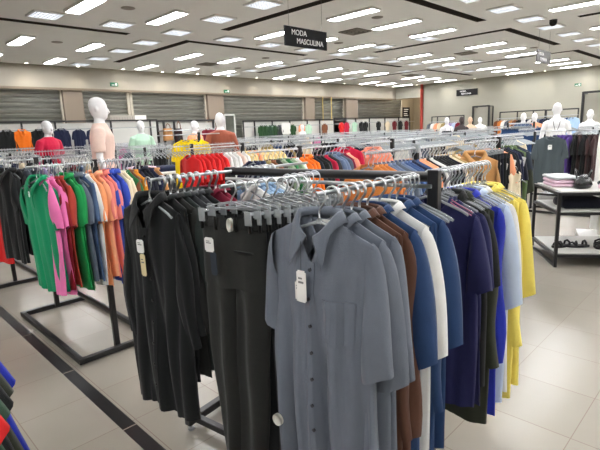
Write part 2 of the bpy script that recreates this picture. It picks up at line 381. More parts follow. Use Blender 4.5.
# ------------------------------------------------------------------ garment meshes
def ridge(t): return 1-2*abs(math.sin(t))**.75
def fold(x, z, ph, k=1.0):
    a = ridge(x*23*k+ph+z*.9+.35*math.sin(z*4+ph))*.6
    b = ridge(x*43*k-ph*1.7-z*1.3+.5*math.sin(z*3-ph))*.38
    c = math.sin(x*70+ph*3+z*4)*.14 + ridge((x*8+z*7)+ph)*.22*math.exp(-((z+.3)/.25)**2)
    return a+b+c
class Shirt:
    def __init__(s, seed=0, W=.185, L=.78, nk=.07, drop=.055, D=.026, A=.02, scoop=.055, vee=False, flare=1.06, twist=0):
        s.__dict__.update(locals()); s.ph = seed*2.17
    def ztop(s, x): 
        a = abs(x)
        if a <= s.nk: return 0
        return -s.drop*((a-s.nk)/(s.W-s.nk))**.9
    def hw(s, v):
        return s.W*(1 - .06*math.exp(-((v-.25)/.12)**2) + (s.flare-1)*v + .012*math.sin(7*v+s.ph))
    def pt(s, u, v, side):
        """u in -1..1, v 0..1, side -1 front / +1 back (local y)"""
        xt = u*s.W; x = u*s.hw(v); zt = s.ztop(xt)
        a = abs(xt)
        nz = 0
        if a < s.nk:
            q = 1-a/s.nk
            if side < 0: nz = -(.13*q if s.vee else s.scoop*math.sqrt(max(0, 1-(a/s.nk)**2)))
            else: nz = -.008*math.sqrt(max(0, 1-(a/s.nk)**2))
        z = (zt+nz) + (-s.L - (zt+nz))*v
        if v > .8: z += .012*math.sin(u*3+s.ph)*(v-.8)/.2
        e = math.sqrt(max(0, 1-u*u))
        base = s.D*(.55+.45*math.exp(-v*2)) * e * min(1, v*7+.05)
        neck = .045*math.sqrt(max(0, 1-(a/s.nk)**2))*math.exp(-v*6) if a < s.nk else 0
        amp = s.A*(.15+.85*sm(v*1.3))*e**.5
        y = side*(base+neck+.002) + fold(x, z, s.ph+(1.3 if side > 0 else 0))*amp
        # whole cloth sways a little with height
        y += .012*math.sin(z*5+s.ph)*v
        return Vector((x, y, z))
    def torso(s, nu=26, nv=16):
        bm = bmesh.new(); F = [[None]*(nu+1) for _ in range(nv+1)]; B = [[None]*(nu+1) for _ in range(nv+1)]
        for j in range(nv+1):
            v = (j/nv)**1.25
            for i in range(nu+1):
                u = -1+2*i/nu; u = math.sin(u*PI/2)*.35+u*.65
                F[j][i] = bm.verts.new(s.pt(u, v, -1))
                B[j][i] = F[j][i] if i in (0, nu) else bm.verts.new(s.pt(u, v, 1))
        for j in range(nv):
            for i in range(nu):
                bm.faces.new((F[j][i], F[j+1][i], F[j+1][i+1], F[j][i+1]))
                bm.faces.new((B[j][i], B[j][i+1], B[j+1][i+1], B[j+1][i]))
        for i in range(nu):
            uu = [-1+2*k/nu for k in (i, i+1)]; uu = [math.sin(q*PI/2)*.35+q*.65 for q in uu]
            if all(abs(q*s.W) >= s.nk*.97 for q in uu):
                vs = [F[0][i], F[0][i+1], B[0][i+1], B[0][i]]; vs = list(dict.fromkeys(vs))
                if len(vs) > 2:
                    try: bm.faces.new(vs)
                    except Exception: pass
        bmesh.ops.recalc_face_normals(bm, faces=bm.faces[:])
        return bm
    def front(s, x, z):
        """surface point on front at x,z"""
        lo, hi = 0, 1
        for _ in range(18):
            v = (lo+hi)/2; u = max(-1, min(1, x/s.hw(v)))
            if s.pt(u, v, -1).z > z: lo = v
            else: hi = v
        return s.pt(max(-1, min(1, x/s.hw(v))), v, -1)
    def sleeve(s, side, kind, n=12, m=12):
        bm = bmesh.new(); W, dr = s.W, s.drop; ph = s.ph+side
        if kind == 'short': A0, A1, B0, B1, T = (W-.012, -dr*.9), (W-.03, -.21), (W+.055, -.31), (W-.05, -.355), .03
        elif kind == 'half': A0, A1, B0, B1, T = (W-.012, -dr*.9), (W-.03, -.22), (W+.068, -.36-(.0 if side < 0 else .075)), (W-.045, -.43-(.0 if side < 0 else .06)), .04
        else: A0, A1, B0, B1, T = (W-.012, -dr*.9), (W-.03, -.22), (W+.04, -.66), (W-.045, -.68), .03
        R = []
        for j in range(m+1):
            t = j/m; t2 = sm(t*1.1)
            bul = math.sin(min(1, t*2.2)*PI/2)
            ox = A0[0] + (B0[0]-A0[0])*t**.65; oz = A0[1] + (B0[1]-A0[1])*t**1.25
            ix = A1[0] + (B1[0]-A1[0])*t; iz = A1[1] + (B1[1]-A1[1])*t
            if kind == 'long':
                ox += .012*math.sin(t*9+ph); ix += .012*math.sin(t*8+ph*2)
            T2 = T*(.75+.4*math.sin(t*PI)) 
            ring = []
            for k in range(n):
                a = 2*PI*k/n; c = (math.cos(a)+1)/2
                x = ix+(ox-ix)*c; z = iz+(oz-iz)*c
                y = math.sin(a)*T2 + .008*t*math.sin(c*9+ph) + .01*math.sin(t*4+ph)
                if kind == 'short' and j == m: z += .006*math.sin(a*2+ph)
                ring.append(bm.verts.new((side*x, y, z)))
            R.append(ring)
        for a, b_ in zip(R, R[1:]):
            for k in range(n): bm.faces.new((a[k], a[(k+1) % n], b_[(k+1) % n], b_[k]))
        bmesh.ops.recalc_face_normals(bm, faces=bm.faces[:])
        return bm
    def neckband(s, w=.014):
        bm = bmesh.new(); pr = None; first = None
        for k in range(29):
            a = 2*PI*k/28; u = math.sin(a)*s.nk; side = -1 if math.cos(a) > 0 else 1
            q = s.pt(u/s.W, 0, side); q.y += side*.003
            r_in = q*1; r_in.z += .006; r_in.x *= .9; r_in.y *= .8
            lo = q*1; lo.z -= w*.6; lo.y += side*.004; lo.x *= 1.04
            cur = [bm.verts.new(p) for p in (lo, q + Vector((0, side*.004, .006)), r_in)]
            if pr:
                for i in range(2): bm.faces.new((pr[i], cur[i], cur[i+1], pr[i+1]))
            pr = cur
        return bm
    def collar(s, h=.010, pt=.075, spread=.045):
        bm = bmesh.new(); pr = None; N = 30
        for k in range(N+1):
            a = -PI+2*PI*k/N; fr = abs(a)/PI; sg = 1 if a > 0 else -1
            g = sm((fr-.5)/.5); tip = sm((fr-.70)/.30)
            x = math.sin(a)*s.nk; yb = math.cos(a)*.048
            if fr > .8: x = sg*max(abs(x), .012)
            base = Vector((x, yb, .002 - g*.062))
            n = Vector((math.sin(a)*.9, math.cos(a)*.5, 0))
            top = base + Vector((0, 0, h*(1-.45*g))) + n*.006
            mid = top + n*.008 - Vector((0, 0, .003))
            out = base + n*.032 + Vector((sg*spread*tip, -.012*tip-.004*g, -.006 - pt*tip*.85 - .012*max(0, math.cos(a))))
            cur = [bm.verts.new(q) for q in (base, top, mid, out)]
            if pr:
                for i in range(3): bm.faces.new((pr[i], cur[i], cur[i+1], pr[i+1]))
            pr = cur
        bmesh.ops.recalc_face_normals(bm, faces=bm.faces[:])
        bmesh.ops.solidify(bm, geom=bm.faces[:], thickness=.0015)
        return bm
    def patch(s, x0, x1, z0, z1, off=.003, nx=5, nz=8, th=.002, tip=0):
        bm = bmesh.new(); g = []
        for j in range(nz+1):
            row = []
            for i in range(nx+1):
                x = x0+(x1-x0)*i/nx; z = z0+(z1-z0)*j/nz
                if j == 0 and tip: z -= tip*(1-abs(2*i/nx-1))
                q = s.front(x, z); row.append(bm.verts.new((q.x, q.y-off, z)))
            g.append(row)
        for j in range(nz):
            for i in range(nx): bm.faces.new((g[j][i], g[j][i+1], g[j+1][i+1], g[j+1][i]))
        bmesh.ops.recalc_face_normals(bm, faces=bm.faces[:])
        if bm.faces[:] and sum(f.normal.y for f in bm.faces) > 0: bmesh.ops.reverse_faces(bm, faces=bm.faces[:])
        bmesh.ops.solidify(bm, geom=bm.faces[:], thickness=th)
        return bm
NZ = -.078    # neck height below the rail centre
_proto = {}
def mk(name, bm, smooth=True):
    me = bpy.data.meshes.new(name); bm.to_mesh(me); bm.free()
    for f in me.polygons: f.use_smooth = smooth
    me.materials.append(None); me.transform(Matrix.Translation((0, 0, NZ)))
    return me
def proto(kind, var):
    key = (kind, var)
    if key in _proto: return _proto[key]
    P = dict(seed=var*1.3+len(kind), L=.74+.03*(var % 3))
    if kind == 'tee': S = Shirt(**P); parts = [('sleeve', mk('sleeve', S.sleeve(1,'short'))), ('sleeve', mk('sleeve', S.sleeve(-1,'short'))), ('neckband', mk('neckband', S.neckband()))]
    elif kind == 'tank': S = Shirt(**P); parts = [('neckband', mk('neckband', S.neckband()))]
    elif kind == 'polo':
        S = Shirt(scoop=.05, **P); parts = [('sleeve', mk('sleeve', S.sleeve(1,'short'))), ('sleeve', mk('sleeve', S.sleeve(-1,'short'))), ('collar', mk('collar', S.collar(.02,.05,.03)))]
    elif kind == 'shirt':
        S = Shirt(scoop=.05, vee=True, D=.022, A=.013, W=.192, **dict(P, L=.84+.02*(var % 3))); parts = [('sleeve', mk('sleeve', S.sleeve(1,'half'))), ('sleeve', mk('sleeve', S.sleeve(-1,'half'))), ('collar', mk('collar', S.collar()))]
    elif kind == 'long_shirt':
        S = Shirt(scoop=.05, vee=True, D=.022, A=.013, **dict(P, L=.9+.02*(var % 3))); parts = [('sleeve', mk('sleeve', S.sleeve(1,'long'))), ('sleeve', mk('sleeve', S.sleeve(-1,'long'))), ('collar', mk('collar', S.collar()))]
    elif kind == 'sweater':
        S = Shirt(D=.034, **dict(P, L=.78)); parts = [('sleeve', mk('sleeve', S.sleeve(1,'long'))), ('sleeve', mk('sleeve', S.sleeve(-1,'long'))), ('neckband', mk('neckband', S.neckband(.02)))]
    elif kind == 'jacket':
        S = Shirt(scoop=.05, vee=True, D=.045, A=.009, **dict(P, L=.66)); parts = [('sleeve', mk('sleeve', S.sleeve(1,'long'))), ('sleeve', mk('sleeve', S.sleeve(-1,'long'))), ('collar', mk('collar', S.collar(.03,.08,.05)))]
    _proto[key] = (mk(kind, S.torso()), parts, S)
    return _proto[key]
KN = dict(tee='t_shirt', tank='sleeveless_top', polo='polo_shirt', shirt='button_shirt', long_shirt='long_sleeved_shirt', sweater='sweater', jacket='jacket')
KW = dict(tee='short-sleeved t-shirt', tank='sleeveless top', polo='polo shirt', shirt='short-sleeved button shirt', long_shirt='long-sleeved shirt', sweater='long-sleeved sweater', jacket='jacket')
KC = dict(tee='t-shirt', tank='top', polo='polo shirt', shirt='shirt', long_shirt='shirt', sweater='sweater', jacket='jacket', pants='trousers')
CW = {k: k.replace('_', ' ') for k in PAL}
CW.update(warm_black='soft black', striped='green-and-white striped', butter='pale butter yellow', steel='slate grey', burnt='reddish brown', grey='mid grey', rust='rusty orange', coral='coral pink', camel='camel tan', khaki='khaki brown')
def garment(kind, col, loc, rz, label, group=None, var=0, sleeves=True, name=None, tilt=0):
    me, parts, S = proto(kind, var)
    o = bpy.data.objects.new(name or KN[kind], me); C.objects.link(o); o.location = loc; o.rotation_euler = (tilt, 0, rz)
    m = cloth(col); setmat(o, m)
    for nm, pm in parts:
        c = bpy.data.objects.new(nm, pm); C.objects.link(c); c.parent = o; setmat(c, m)
    tag(o, label, KC[kind], group)
    return o, S
# trousers
def pants_bm(seed, W=.19, L=1.04, D=.035):
    bm = bmesh.new(); ph = seed*1.9; n = 28; rise = .27
    def P(a, t, legside=None):
        c, s_ = math.cos(a), math.sin(a)
        z = -L*t
        if t*L <= rise:
            k = 1+.06*t*L/rise; x = W*k*c; y = D*s_
        else:
            q = (t*L-rise)/(L-rise); hwid = W*.53*(1-.28*q); cx = legside*(W*.52 - .03*q)
            x = cx+hwid*c; y = D*.9*s_
        am = .003+.013*sm(t*2)
        y += am*(math.sin(x*55+ph)+.6*math.sin(x*31-ph+z*.8)) ; x += .004*math.sin(z*14+ph)*sm(t*2)
        return Vector((x, y + .02*math.sin(z*2+ph)*t, z))
    R = []
    for j in range(6): R.append([bm.verts.new(P(2*PI*k/n, j/5*rise/L)) for k in range(n)])
    for a, b_ in zip(R, R[1:]):
        for k in range(n): bm.faces.new((a[k], a[(k+1) % n], b_[(k+1) % n], b_[k]))
    for sd in (-1, 1):
        R = []
        for j in range(15):
            t = (rise-.04*(1 if j == 0 else 0))/L + (1-rise/L)*j/14 if j else rise/L*.93
            if j == 0:
                z = -rise*.93; R.append([bm.verts.new((sd*W*.5+W*.5*math.cos(2*PI*k/n), D*.8*math.sin(2*PI*k/n), z)) for k in range(n)])
            else: R.append([bm.verts.new(P(2*PI*k/n, min(1, t), sd)) for k in range(n)])
        for a, b_ in zip(R, R[1:]):
            for k in range(n): bm.faces.new((a[k], a[(k+1) % n], b_[(k+1) % n], b_[k]))
    bmesh.ops.recalc_face_normals(bm, faces=bm.faces[:])
    return bm
PZ = -.118
_pp = {}
def pants(col, loc, rz, label, group=None, var=0, L=1.04, W=.19, name='trousers'):
    key = (var, L, W)
    if key not in _pp:
        a = mk('trousers', pants_bm(var, W, L)); a.transform(Matrix.Translation((0,0,PZ-NZ)))
        bm = bmesh.new(); n = 32
        rr = [[bm.verts.new((W*1.02*math.cos(2*PI*k/n), .039*math.sin(2*PI*k/n), z)) for k in range(n)] for z in (.004, -.038)]
        for k in range(n): bm.faces.new((rr[0][k], rr[0][(k+1) % n], rr[1][(k+1) % n], rr[1][k]))
        for x in (-.12, -.05, .05, .12): box(bm, x-.006, x+.006, -.045, -.038, -.045, .006)
        bmesh.ops.solidify(bm, geom=bm.faces[:], thickness=.002)
        b_ = mk('waistband', bm); b_.transform(Matrix.Translation((0,0,PZ-NZ)))
        _pp[key] = (a, b_)
    a, b_ = _pp[key]; m = cloth(col)
    o = bpy.data.objects.new(name, a); C.objects.link(o); o.location = loc; o.rotation_euler = (0,0,rz); setmat(o, m)
    c = bpy.data.objects.new('waistband', b_); C.objects.link(c); c.parent = o; setmat(c, m)
    tag(o, label, 'trousers', group)
    return o
# hangers: origin at the rail centre
def hook_bm(r=.0030, R=.026, stem=.066, n=6):
    bm = bmesh.new(); pts = []
    for k in range(13):
        a = math.radians(-35+ (250)*k/12); pts.append((R*math.cos(a), 0, R*math.sin(a)-.012))
    pts = [(-p[0], p[1], p[2]) for p in pts]          # open end on the left, then over the rail
    pts += [(.006, 0, -R-.02), (0, 0, -R-.03), (0, 0, -stem-.012)]
    tube(bm, pts, r, n); return bm
def arms_bm(W=.165, z0=-.088, drop=.058, clips=False):
    bm = bmesh.new()
    if clips:
        tube(bm, [(-.125,0,-.085),(-.06,0,-.072),(0,0,-.06),(.06,0,-.072),(.125,0,-.085)], .003, 6)
        tube(bm, [(-.13,0,-.088),(.13,0,-.088)], .003, 6)
    else:
        pts = [(-W,0,z0-drop-.004)]+[(-W+2*W*k/12, 0, z0-drop*abs(-1+2*k/12)**1.1) for k in range(1, 12)]+[(W,0,z0-drop-.004)]
        tube(bm, pts, .006, 6)
        tube(bm, [(0,0,z0+.012),(0,0,z0-.004)], [.006,.012], 8)
    return bm
def clip_bm(x):
    bm = bmesh.new()
    for s in (-1, 1):
        box(bm, x-.017, x+.017, s*.004, s*.011 if s > 0 else -.004+0*s, -.135, -.075) if s > 0 else box(bm, x-.014, x+.014, -.046, -.040, -.135, -.085)
    box(bm, x-.01, x+.01, -.04, .008, -.1, -.092)
    return bm
HM = {}
def mesh_of(name, bm, m, smooth=True):
    me = bpy.data.meshes.new(name); bm.to_mesh(me); bm.free(); me.materials.append(m)
    for f in me.polygons: f.use_smooth = smooth
    return me
HM['hook'] = mesh_of('hook', hook_bm(), CHR); HM['arms'] = mesh_of('clothes_hanger', arms_bm(), CLR)
HM['chook'] = mesh_of('hook', hook_bm(.0034, .027, .05), CHR); HM['carms'] = mesh_of('clip_hanger', arms_bm(clips=True), CHR2)
HM['clipL'] = mesh_of('clip', clip_bm(-.115), CLR, False); HM['clipR'] = mesh_of('clip', clip_bm(.115), CLR, False)
HM['rook'] = mesh_of('hook', hook_bm(.0038, .026, .066, 5), CHR2); HM['rarms'] = mesh_of('clothes_hanger', arms_bm(), GPL)
NH = [0]
def hanger(loc, rz, label, group, clips=False, far=False):
    a = bpy.data.objects.new('clip_hanger' if clips else 'clothes_hanger', HM['carms' if clips else ('rarms' if far else 'arms')]); C.objects.link(a)
    a.location = loc; a.rotation_euler = (0,0,rz); NH[0] += 1
    h = bpy.data.objects.new('hook', HM['chook' if clips else ('rook' if far else 'hook')]); C.objects.link(h); h.parent = a
    if clips:
        for k in ('clipL', 'clipR'):
            c = bpy.data.objects.new('clip', HM[k]); C.objects.link(c); c.parent = a
    tag(a, label, 'hanger', group)
    return a
# ------------------------------------------------------------------ racks
def rack(cx, cy, zr, label, hy=.62, arms=((-.62,-.55,.55),(.62,-.55,.55)), ztop=None, rz=0, base=.29, sq=.038, beamz=None, beamr=None, group=None, name='garment_rack', extra_rail=False):
    t = empty(name, (cx, cy, 0), rz); tag(t, label, 'clothes rack', group); zt = ztop or zr+.03
    for s in (-1, 1):
        bm = bmesh.new(); bar(bm, (0, s*hy, .03), (0, s*hy, zt), sq); bmesh.ops.bevel(bm, geom=bm.edges[:], offset=.003, segments=1, affect='EDGES'); obj('post', bm, BLK, t)
    bm = bmesh.new(); tube(bm, [(0, -hy, beamz or .3), (0, hy, beamz or .3)], beamr or .019, 12); obj('beam', bm, BLK, t, True)
    for (dy, x0, x1) in arms:
        bm = bmesh.new(); tube(bm, [(x0, dy, zr), (x1, dy, zr)], .0075, 10); obj('hang_rail', bm, CHR, t, True)
    if extra_rail:
        bm = bmesh.new(); tube(bm, [(0.0, -hy, zr-.018), (0.0, hy, zr-.018)], .011, 10); obj('hang_rail', bm, CHR, t, True)
    bm = bmesh.new(); b = base
    for s in (-1, 1):
        bar(bm, (-b-.02, s*(hy+.04), .028), (b+.02, s*(hy+.04), .028), .04); bar(bm, (s*b, -hy-.04, .028), (s*b, hy+.04, .028), .04)
    bmesh.ops.bevel(bm, geom=bm.edges[:], offset=.003, segments=1, affect='EDGES')
    obj('base_frame', bm, BLK, t)
    return t
RX = -PI/2
random.seed(5)
ORD = ['first','second','third','fourth','fifth','sixth','seventh','eighth','ninth','tenth','eleventh','twelfth','thirteenth','fourteenth','fifteenth','sixteenth','seventeenth','eighteenth','nineteenth','twentieth','twenty-first','twenty-second','twenty-third','twenty-fourth','twenty-fifth','twenty-sixth','twenty-seventh','twenty-eighth','twenty-ninth','thirtieth','thirty-first','thirty-second','thirty-third','thirty-fourth','thirty-fifth','thirty-sixth']
VAR = [0]
def row(items, x0, x1, Y, zr, where, kind='tee', along='X', far=False, jit=3, group=None, hlabel=None, rot=None, xs=None):
    """hang one garment per item (colour or (colour, kind)) along a rail; the label counts from the end nearest the camera"""
    n = len(items); out = []
    for i, it in enumerate(items):
        c, k = it if isinstance(it, tuple) else (it, kind)
        q = xs[i] if xs else x0+(x1-x0)*(i/(max(1, n-1)))
        loc = (q, Y, zr) if along == 'X' else (Y, q, zr)
        rz = (RX if along == 'X' else 0) + math.radians(random.uniform(-jit, jit)) if rot is None else rot
        hanger(loc, rz, hlabel or ('clear plastic hanger with metal hook on the '+where), 'hangers on the '+where, clips=(k == 'pants'), far=far)
        VAR[0] += 1
        if c is None: continue
        lab = '%s %s, %s from left on the %s' % (CW[c], 'trousers' if k == 'pants' else KW[k], ORD[i], where)
        if k == 'pants': out.append(pants(c, loc, rz, lab, group, var=VAR[0] % 3))
        else: out.append(garment(k, c, loc, rz, lab, group, var=VAR[0] % 4))
    return out
def price_tag(parent, x, y, z, w=.042, h=.07, m=CARD, name='price_tag', print_=True, string=.09, rot=0):
    bm = bmesh.new(); box(bm, -w/2, w/2, -.0012, .0012, -h, 0); bmesh.ops.bevel(bm, geom=[e for e in bm.edges if abs((e.verts[0].co-e.verts[1].co).y) > .001], offset=.005, segments=2, affect='EDGES')
    o = obj(name, bm, m, parent); o.location = (x, y, z); o.rotation_euler = (0, rot, 0); tag(o, 'hanging %s tag' % ('white' if m is CARD else 'coloured'))
    if print_:
        bm = bmesh.new()
        box(bm, -w*.3, w*.25, -.0022, -.0012, -h*.4, -h*.34); box(bm, -w*.3, w*.1, -.0022, -.0012, -h*.27, -h*.22)
        obj('print', bm, mat('tag_print', (120,120,120), .7), o)
    if string:
        bm = bmesh.new(); tube(bm, [(x, y, z), (x, y+.004, z+string)], .0011, 4); obj('tag_string', bm, INK, parent)
    return o
def buttons(o, S, zs, x=.0, m=None, off=.006):
    for z in zs:
        q = S.front(x, z); bm = bmesh.new(); tube(bm, [(x, q.y-off+.003, z+NZ), (x, q.y-off-.002, z+NZ)], .0058, 12); obj('button', bm, m or mat('button_dark', (48,50,55), .35), o)
# ---- near rack --------------------------------------------------------------------------
ZN = 1.412
P1 = Vector((1.60, .875)); P2 = Vector((1.44, 1.93)); cc = (P1+P2)/2; hyn = (P2-P1).length/2
ang = math.atan2(P2.y-P1.y, P2.x-P1.x)-PI/2
t = empty('garment_rack', (cc.x, cc.y, 0), ang); tag(t, 'nearest black steel rack, holding slate grey shirts, trousers and black shirts', 'clothes rack')
for s, zt in ((-1, 1.435), (1, 1.43)):
    bm = bmesh.new(); bar(bm, (0, s*hyn, .03), (0, s*hyn, zt), .042); bmesh.ops.bevel(bm, geom=bm.edges[:], offset=.003, segments=1, affect='EDGES'); obj('post', bm, BLK, t)
bm = bmesh.new(); tube(bm, [(0, -hyn, 1.408), (0, hyn+.01, 1.41)], .0195, 14); obj('beam', bm, BLK, t, True)
bm = bmesh.new(); tube(bm, [(-.03, -hyn, 1.375), (-.03, hyn, 1.375)], .008, 10); obj('hang_rail', bm, CHR, t, True)
for (a, b_) in (((1.0,.93,ZN),(2.22,.93,ZN)),((.98,1.9,ZN),(1.98,1.9,ZN)),((.98,1.38,ZN),(1.5,1.38,ZN))):
    bm = bmesh.new(); iv = Matrix.Translation((cc.x,cc.y,0)) @ Matrix.Rotation(ang, 4, 'Z'); iv = iv.inverted()
    tube(bm, [iv @ Vector(a), iv @ Vector(b_)], .0075, 10); obj('hang_rail', bm, CHR, t, True)
bm = bmesh.new()
for s in (-1, 1): bar(bm, (-.26, s*(hyn+.2), .055), (.3, s*(hyn+.2), .055), .042)
for s in (-1, 1): bar(bm, (s*.2, -hyn-.2, .055), (s*.2, hyn+.2, .055), .036)
bar(bm, (0, -hyn-.2, .055), (0, hyn+.2, .055), .036)
bmesh.ops.bevel(bm, geom=bm.edges[:], offset=.003, segments=1, affect='EDGES'); obj('base_frame', bm, BLK, t)
for sx in (-.235, .275):
    for sy in (-1, 1):
        bm = bmesh.new(); tube(bm, [(sx, sy*(hyn+.2), 0), (sx, sy*(hyn+.2), .012), (sx, sy*(hyn+.2), .013), (sx, sy*(hyn+.2), .036)], [.018,.018,.007,.007], 12); obj('levelling_foot', bm, CHR2, t)
NRA = 'near rack rail in front'; NRB = 'near rack rail at left'
# hero: slate grey shirt
def hero_shirt(col, kind, loc, rz, label, L, W, slv, seed, bz, pocket=True, btn=None, name='button_shirt', slen=None, A=.048, D=.038):
    S = Shirt(seed=seed, W=W, L=L, nk=.068, drop=.062, D=D, A=A, vee=True, flare=1.10)
    m = cloth(col)
    bm = S.torso(40, 30); o = obj(name, bm, m, None, True); o.data.transform(Matrix.Translation((0,0,NZ))); o.location = loc; o.rotation_euler = (0,0,rz)
    for sd in (1, -1): c = obj('sleeve', S.sleeve(sd, slv, 18, 18), m, o, True); c.location = (0,0,NZ)
    c = obj('collar', S.collar(.026, .085, .05), m, o, True); c.location = (0,0,NZ)
    c = obj('button_placket', S.patch(-.016, .016, -L+.01, -.125, .003, 2, 60, .0025), m, o); c.location = (0,0,NZ)
    if pocket:
        c = obj('chest_pocket', S.patch(.045, .145, -.36, -.235, .004, 6, 6, .0025, tip=.018), m, o); c.location = (0,0,NZ)
        c = obj('pocket_flap', S.patch(.043, .147, -.262, -.235, .007, 6, 3, .003), m, o); c.location = (0,0,NZ)
    buttons(o, S, bz, 0, btn)
    q = S.pt(0, .02, 1); bm = bmesh.new(); box(bm, -.022, .022, q.y-.012, q.y-.01, NZ-.026, NZ-.008); c = obj('brand_label', bm, LBL, o)
    tag(o, label, 'shirt')
    return o, S
hl = lambda w: ('clear plastic hanger with metal hook on the '+w, 'hangers on the '+w)
loc = (1.03, .945, ZN); hanger(loc, RX+.06, *hl(NRA))
o, S = hero_shirt('steel', 'shirt', loc, RX+.06, 'slate grey short-sleeved button shirt with chest pocket and white tag, frontmost', .98, .195, 'half', 3, [-.15,-.24,-.33,-.42,-.51,-.6,-.69,-.78])
q = S.front(-.008, -.21); price_tag(o, -.012, q.y-.022, -.225, .036, .1, CARD); 
price_tag(o, -.03, q.y-.016, -.262, .026, .065, mat('tag_offwhite', (228,228,222), .6), string=0)
q = S.front(-.165, -.68); bm = bmesh.new(); tube(bm, [(0,-.006,0),(0,.006,0)], .021, 16); c = obj('security_tag', bm, mat('security_tag', (205,205,196), .45), o, True); c.location = (-.165, q.y-.008, NZ-.72)
near = [('steel','shirt',1.085),('steel','shirt',1.135),('chocolate','long_shirt',1.18),('chocolate','long_shirt',1.22),('denim','shirt',1.265),('white','shirt',1.335),('denim','long_shirt',1.395),('denim','shirt',1.445)]
for i, (c, k, x) in enumerate(near):
    rz = RX+math.radians((2.5, 2, 1.5, 1, .5, 0, 0, 0)[i]); l2 = (x, .94, ZN); hanger(l2, rz, *hl(NRA)); hanger((x+.006, .94, ZN), rz+.02, *hl(NRA))
    g, S2 = garment(k, c, l2, rz, ['second slate grey short-sleeved shirt, directly behind the frontmost one','third slate grey shirt, squeezed in front of the brown ones','brown long-sleeved shirt directly behind the grey shirts','second brown long-sleeved shirt, just in front of a blue one','blue short-sleeved shirt between the brown and white shirts','white short-sleeved shirt between two blue shirts on near rack','dark blue long-sleeved shirt directly behind the white shirt','dark blue short-sleeved shirt just before the black post'][i], var=(i % 4 if i not in (4, 5, 7) else 0)); g.scale = (1.03, 1, 1.12); g.location.z += .0115
far_side = [('deep_navy','tee',1.70),('deep_navy','tee',1.735),('black','polo',1.78),('dark_olive','long_shirt',1.83),('royal','long_shirt',1.90),('pale_blue','shirt',1.97),('white','shirt',2.02),('yellow','long_shirt',2.10),('yellow','shirt',2.15)]
FL = ['deep navy t-shirt with pink shoulder piping, just right of the black post','deep navy t-shirt tucked right behind the pink-piped one','black polo shirt behind the two deep navy t-shirts','dark olive long-sleeved shirt in front of the royal blue one','royal blue long-sleeved shirt between the olive and pale shirts','pale blue short-sleeved shirt behind the royal blue one','white shirt just in front of the yellow ones','yellow long-sleeved shirt, rightmost big garment of near rack','yellow short-sleeved shirt, very last on the near rack']
for i, (c, k, x) in enumerate(far_side):
    rz = RX+math.radians(random.uniform(-2, 3)); l2 = (x, .93, ZN); hanger(l2, rz, *hl(NRA))
    g, S2 = garment(k, c, (x, .925, ZN-.022), rz, FL[i], var=(i+1) % 4); g.scale = (1, 1, 1.1); g.location.z += .008
    if i == 0:
        for sd in (-1, 1):
            for off in (0, .016):
                bm = bmesh.new(); pts = []
                for j in range(11):
                    xx = S2.nk+.006+(S2.W-.03-S2.nk)*j/10; pp = S2.pt(xx/S2.W, .012, -1); pts.append((sd*xx, pp.y-.006-off*.6, S2.ztop(xx)+NZ-off*.5+.003))
                tube(bm, pts, .0022, 5); obj('piping', bm, mat('pink_piping', (190,110,140), .7), g, True)
for x in (1.48, 1.51, 1.54, 1.66, 1.8, 1.865, 1.93, 2.0, 2.06, 2.18): hanger((x, .93, ZN), RX, *hl(NRA))
# black long shirt and its neighbours
loc = (.975, 1.9, ZN); hanger(loc, RX+.02, *hl(NRB))
o, S = hero_shirt('black', 'long', loc, RX+.2, 'black long-sleeved button shirt with white and cream tags, first on near rack', 1.0, .19, 'long', 7, [-.16,-.26,-.36,-.46,-.56,-.66,-.76,-.86], pocket=False, btn=mat('button_black', (18,18,18), .3), name='long_sleeved_shirt', A=.034)
q = S.front(.0, -.24); price_tag(o, -.005, q.y-.02, -.25, .045, .06); price_tag(o, .0, q.y-.018, -.315, .032, .1, CARDY, string=.03)
lst = [('black','long_shirt'),('warm_black','long_shirt'),('dark_slate','shirt'),('charcoal','shirt'),('charcoal','long_shirt'),('black','shirt'),('burgundy','shirt'),('burgundy','long_shirt'),('white','shirt'),('light_blue','shirt'),('light_blue','long_shirt'),('light_blue','shirt'),('white','shirt'),('white','long_shirt')]
BL = ['black long-sleeved shirt directly behind the tagged black shirt','soft black long-sleeved shirt, third garment on near rack at left','dark green-grey short-sleeved shirt among black ones','charcoal short-sleeved shirt behind the dark green-grey one','charcoal long-sleeved shirt behind its short-sleeved twin','black short-sleeved shirt just before the burgundy ones','burgundy short-sleeved shirt next to black shirts','burgundy long-sleeved shirt next to white','white short-sleeved shirt between burgundy and light blue','light blue short-sleeved shirt nearest the burgundy ones','light blue long-sleeved shirt, middle of three light blue','light blue short-sleeved shirt, last of three light blue','white short-sleeved shirt after the light blue ones','white long-sleeved shirt, last on near rack at left']
for i, (c, k) in enumerate(lst):
    x = 1.04+.036*i + (.03 if i > 5 else 0) + (.16 if i > 7 else 0); rz = RX+math.radians(random.uniform(-1, 2)); l2 = (x, 1.9, ZN); hanger(l2, rz, *hl(NRB)); hanger((x+.006, 1.9, ZN), rz+.02, *hl(NRB))
    garment(k, c, l2, rz, BL[i], var=i % 4)[0].scale = (1, 1, .93)
for k in range(5): hanger((1.5+.05*k, 1.9, ZN), RX, *hl(NRB))
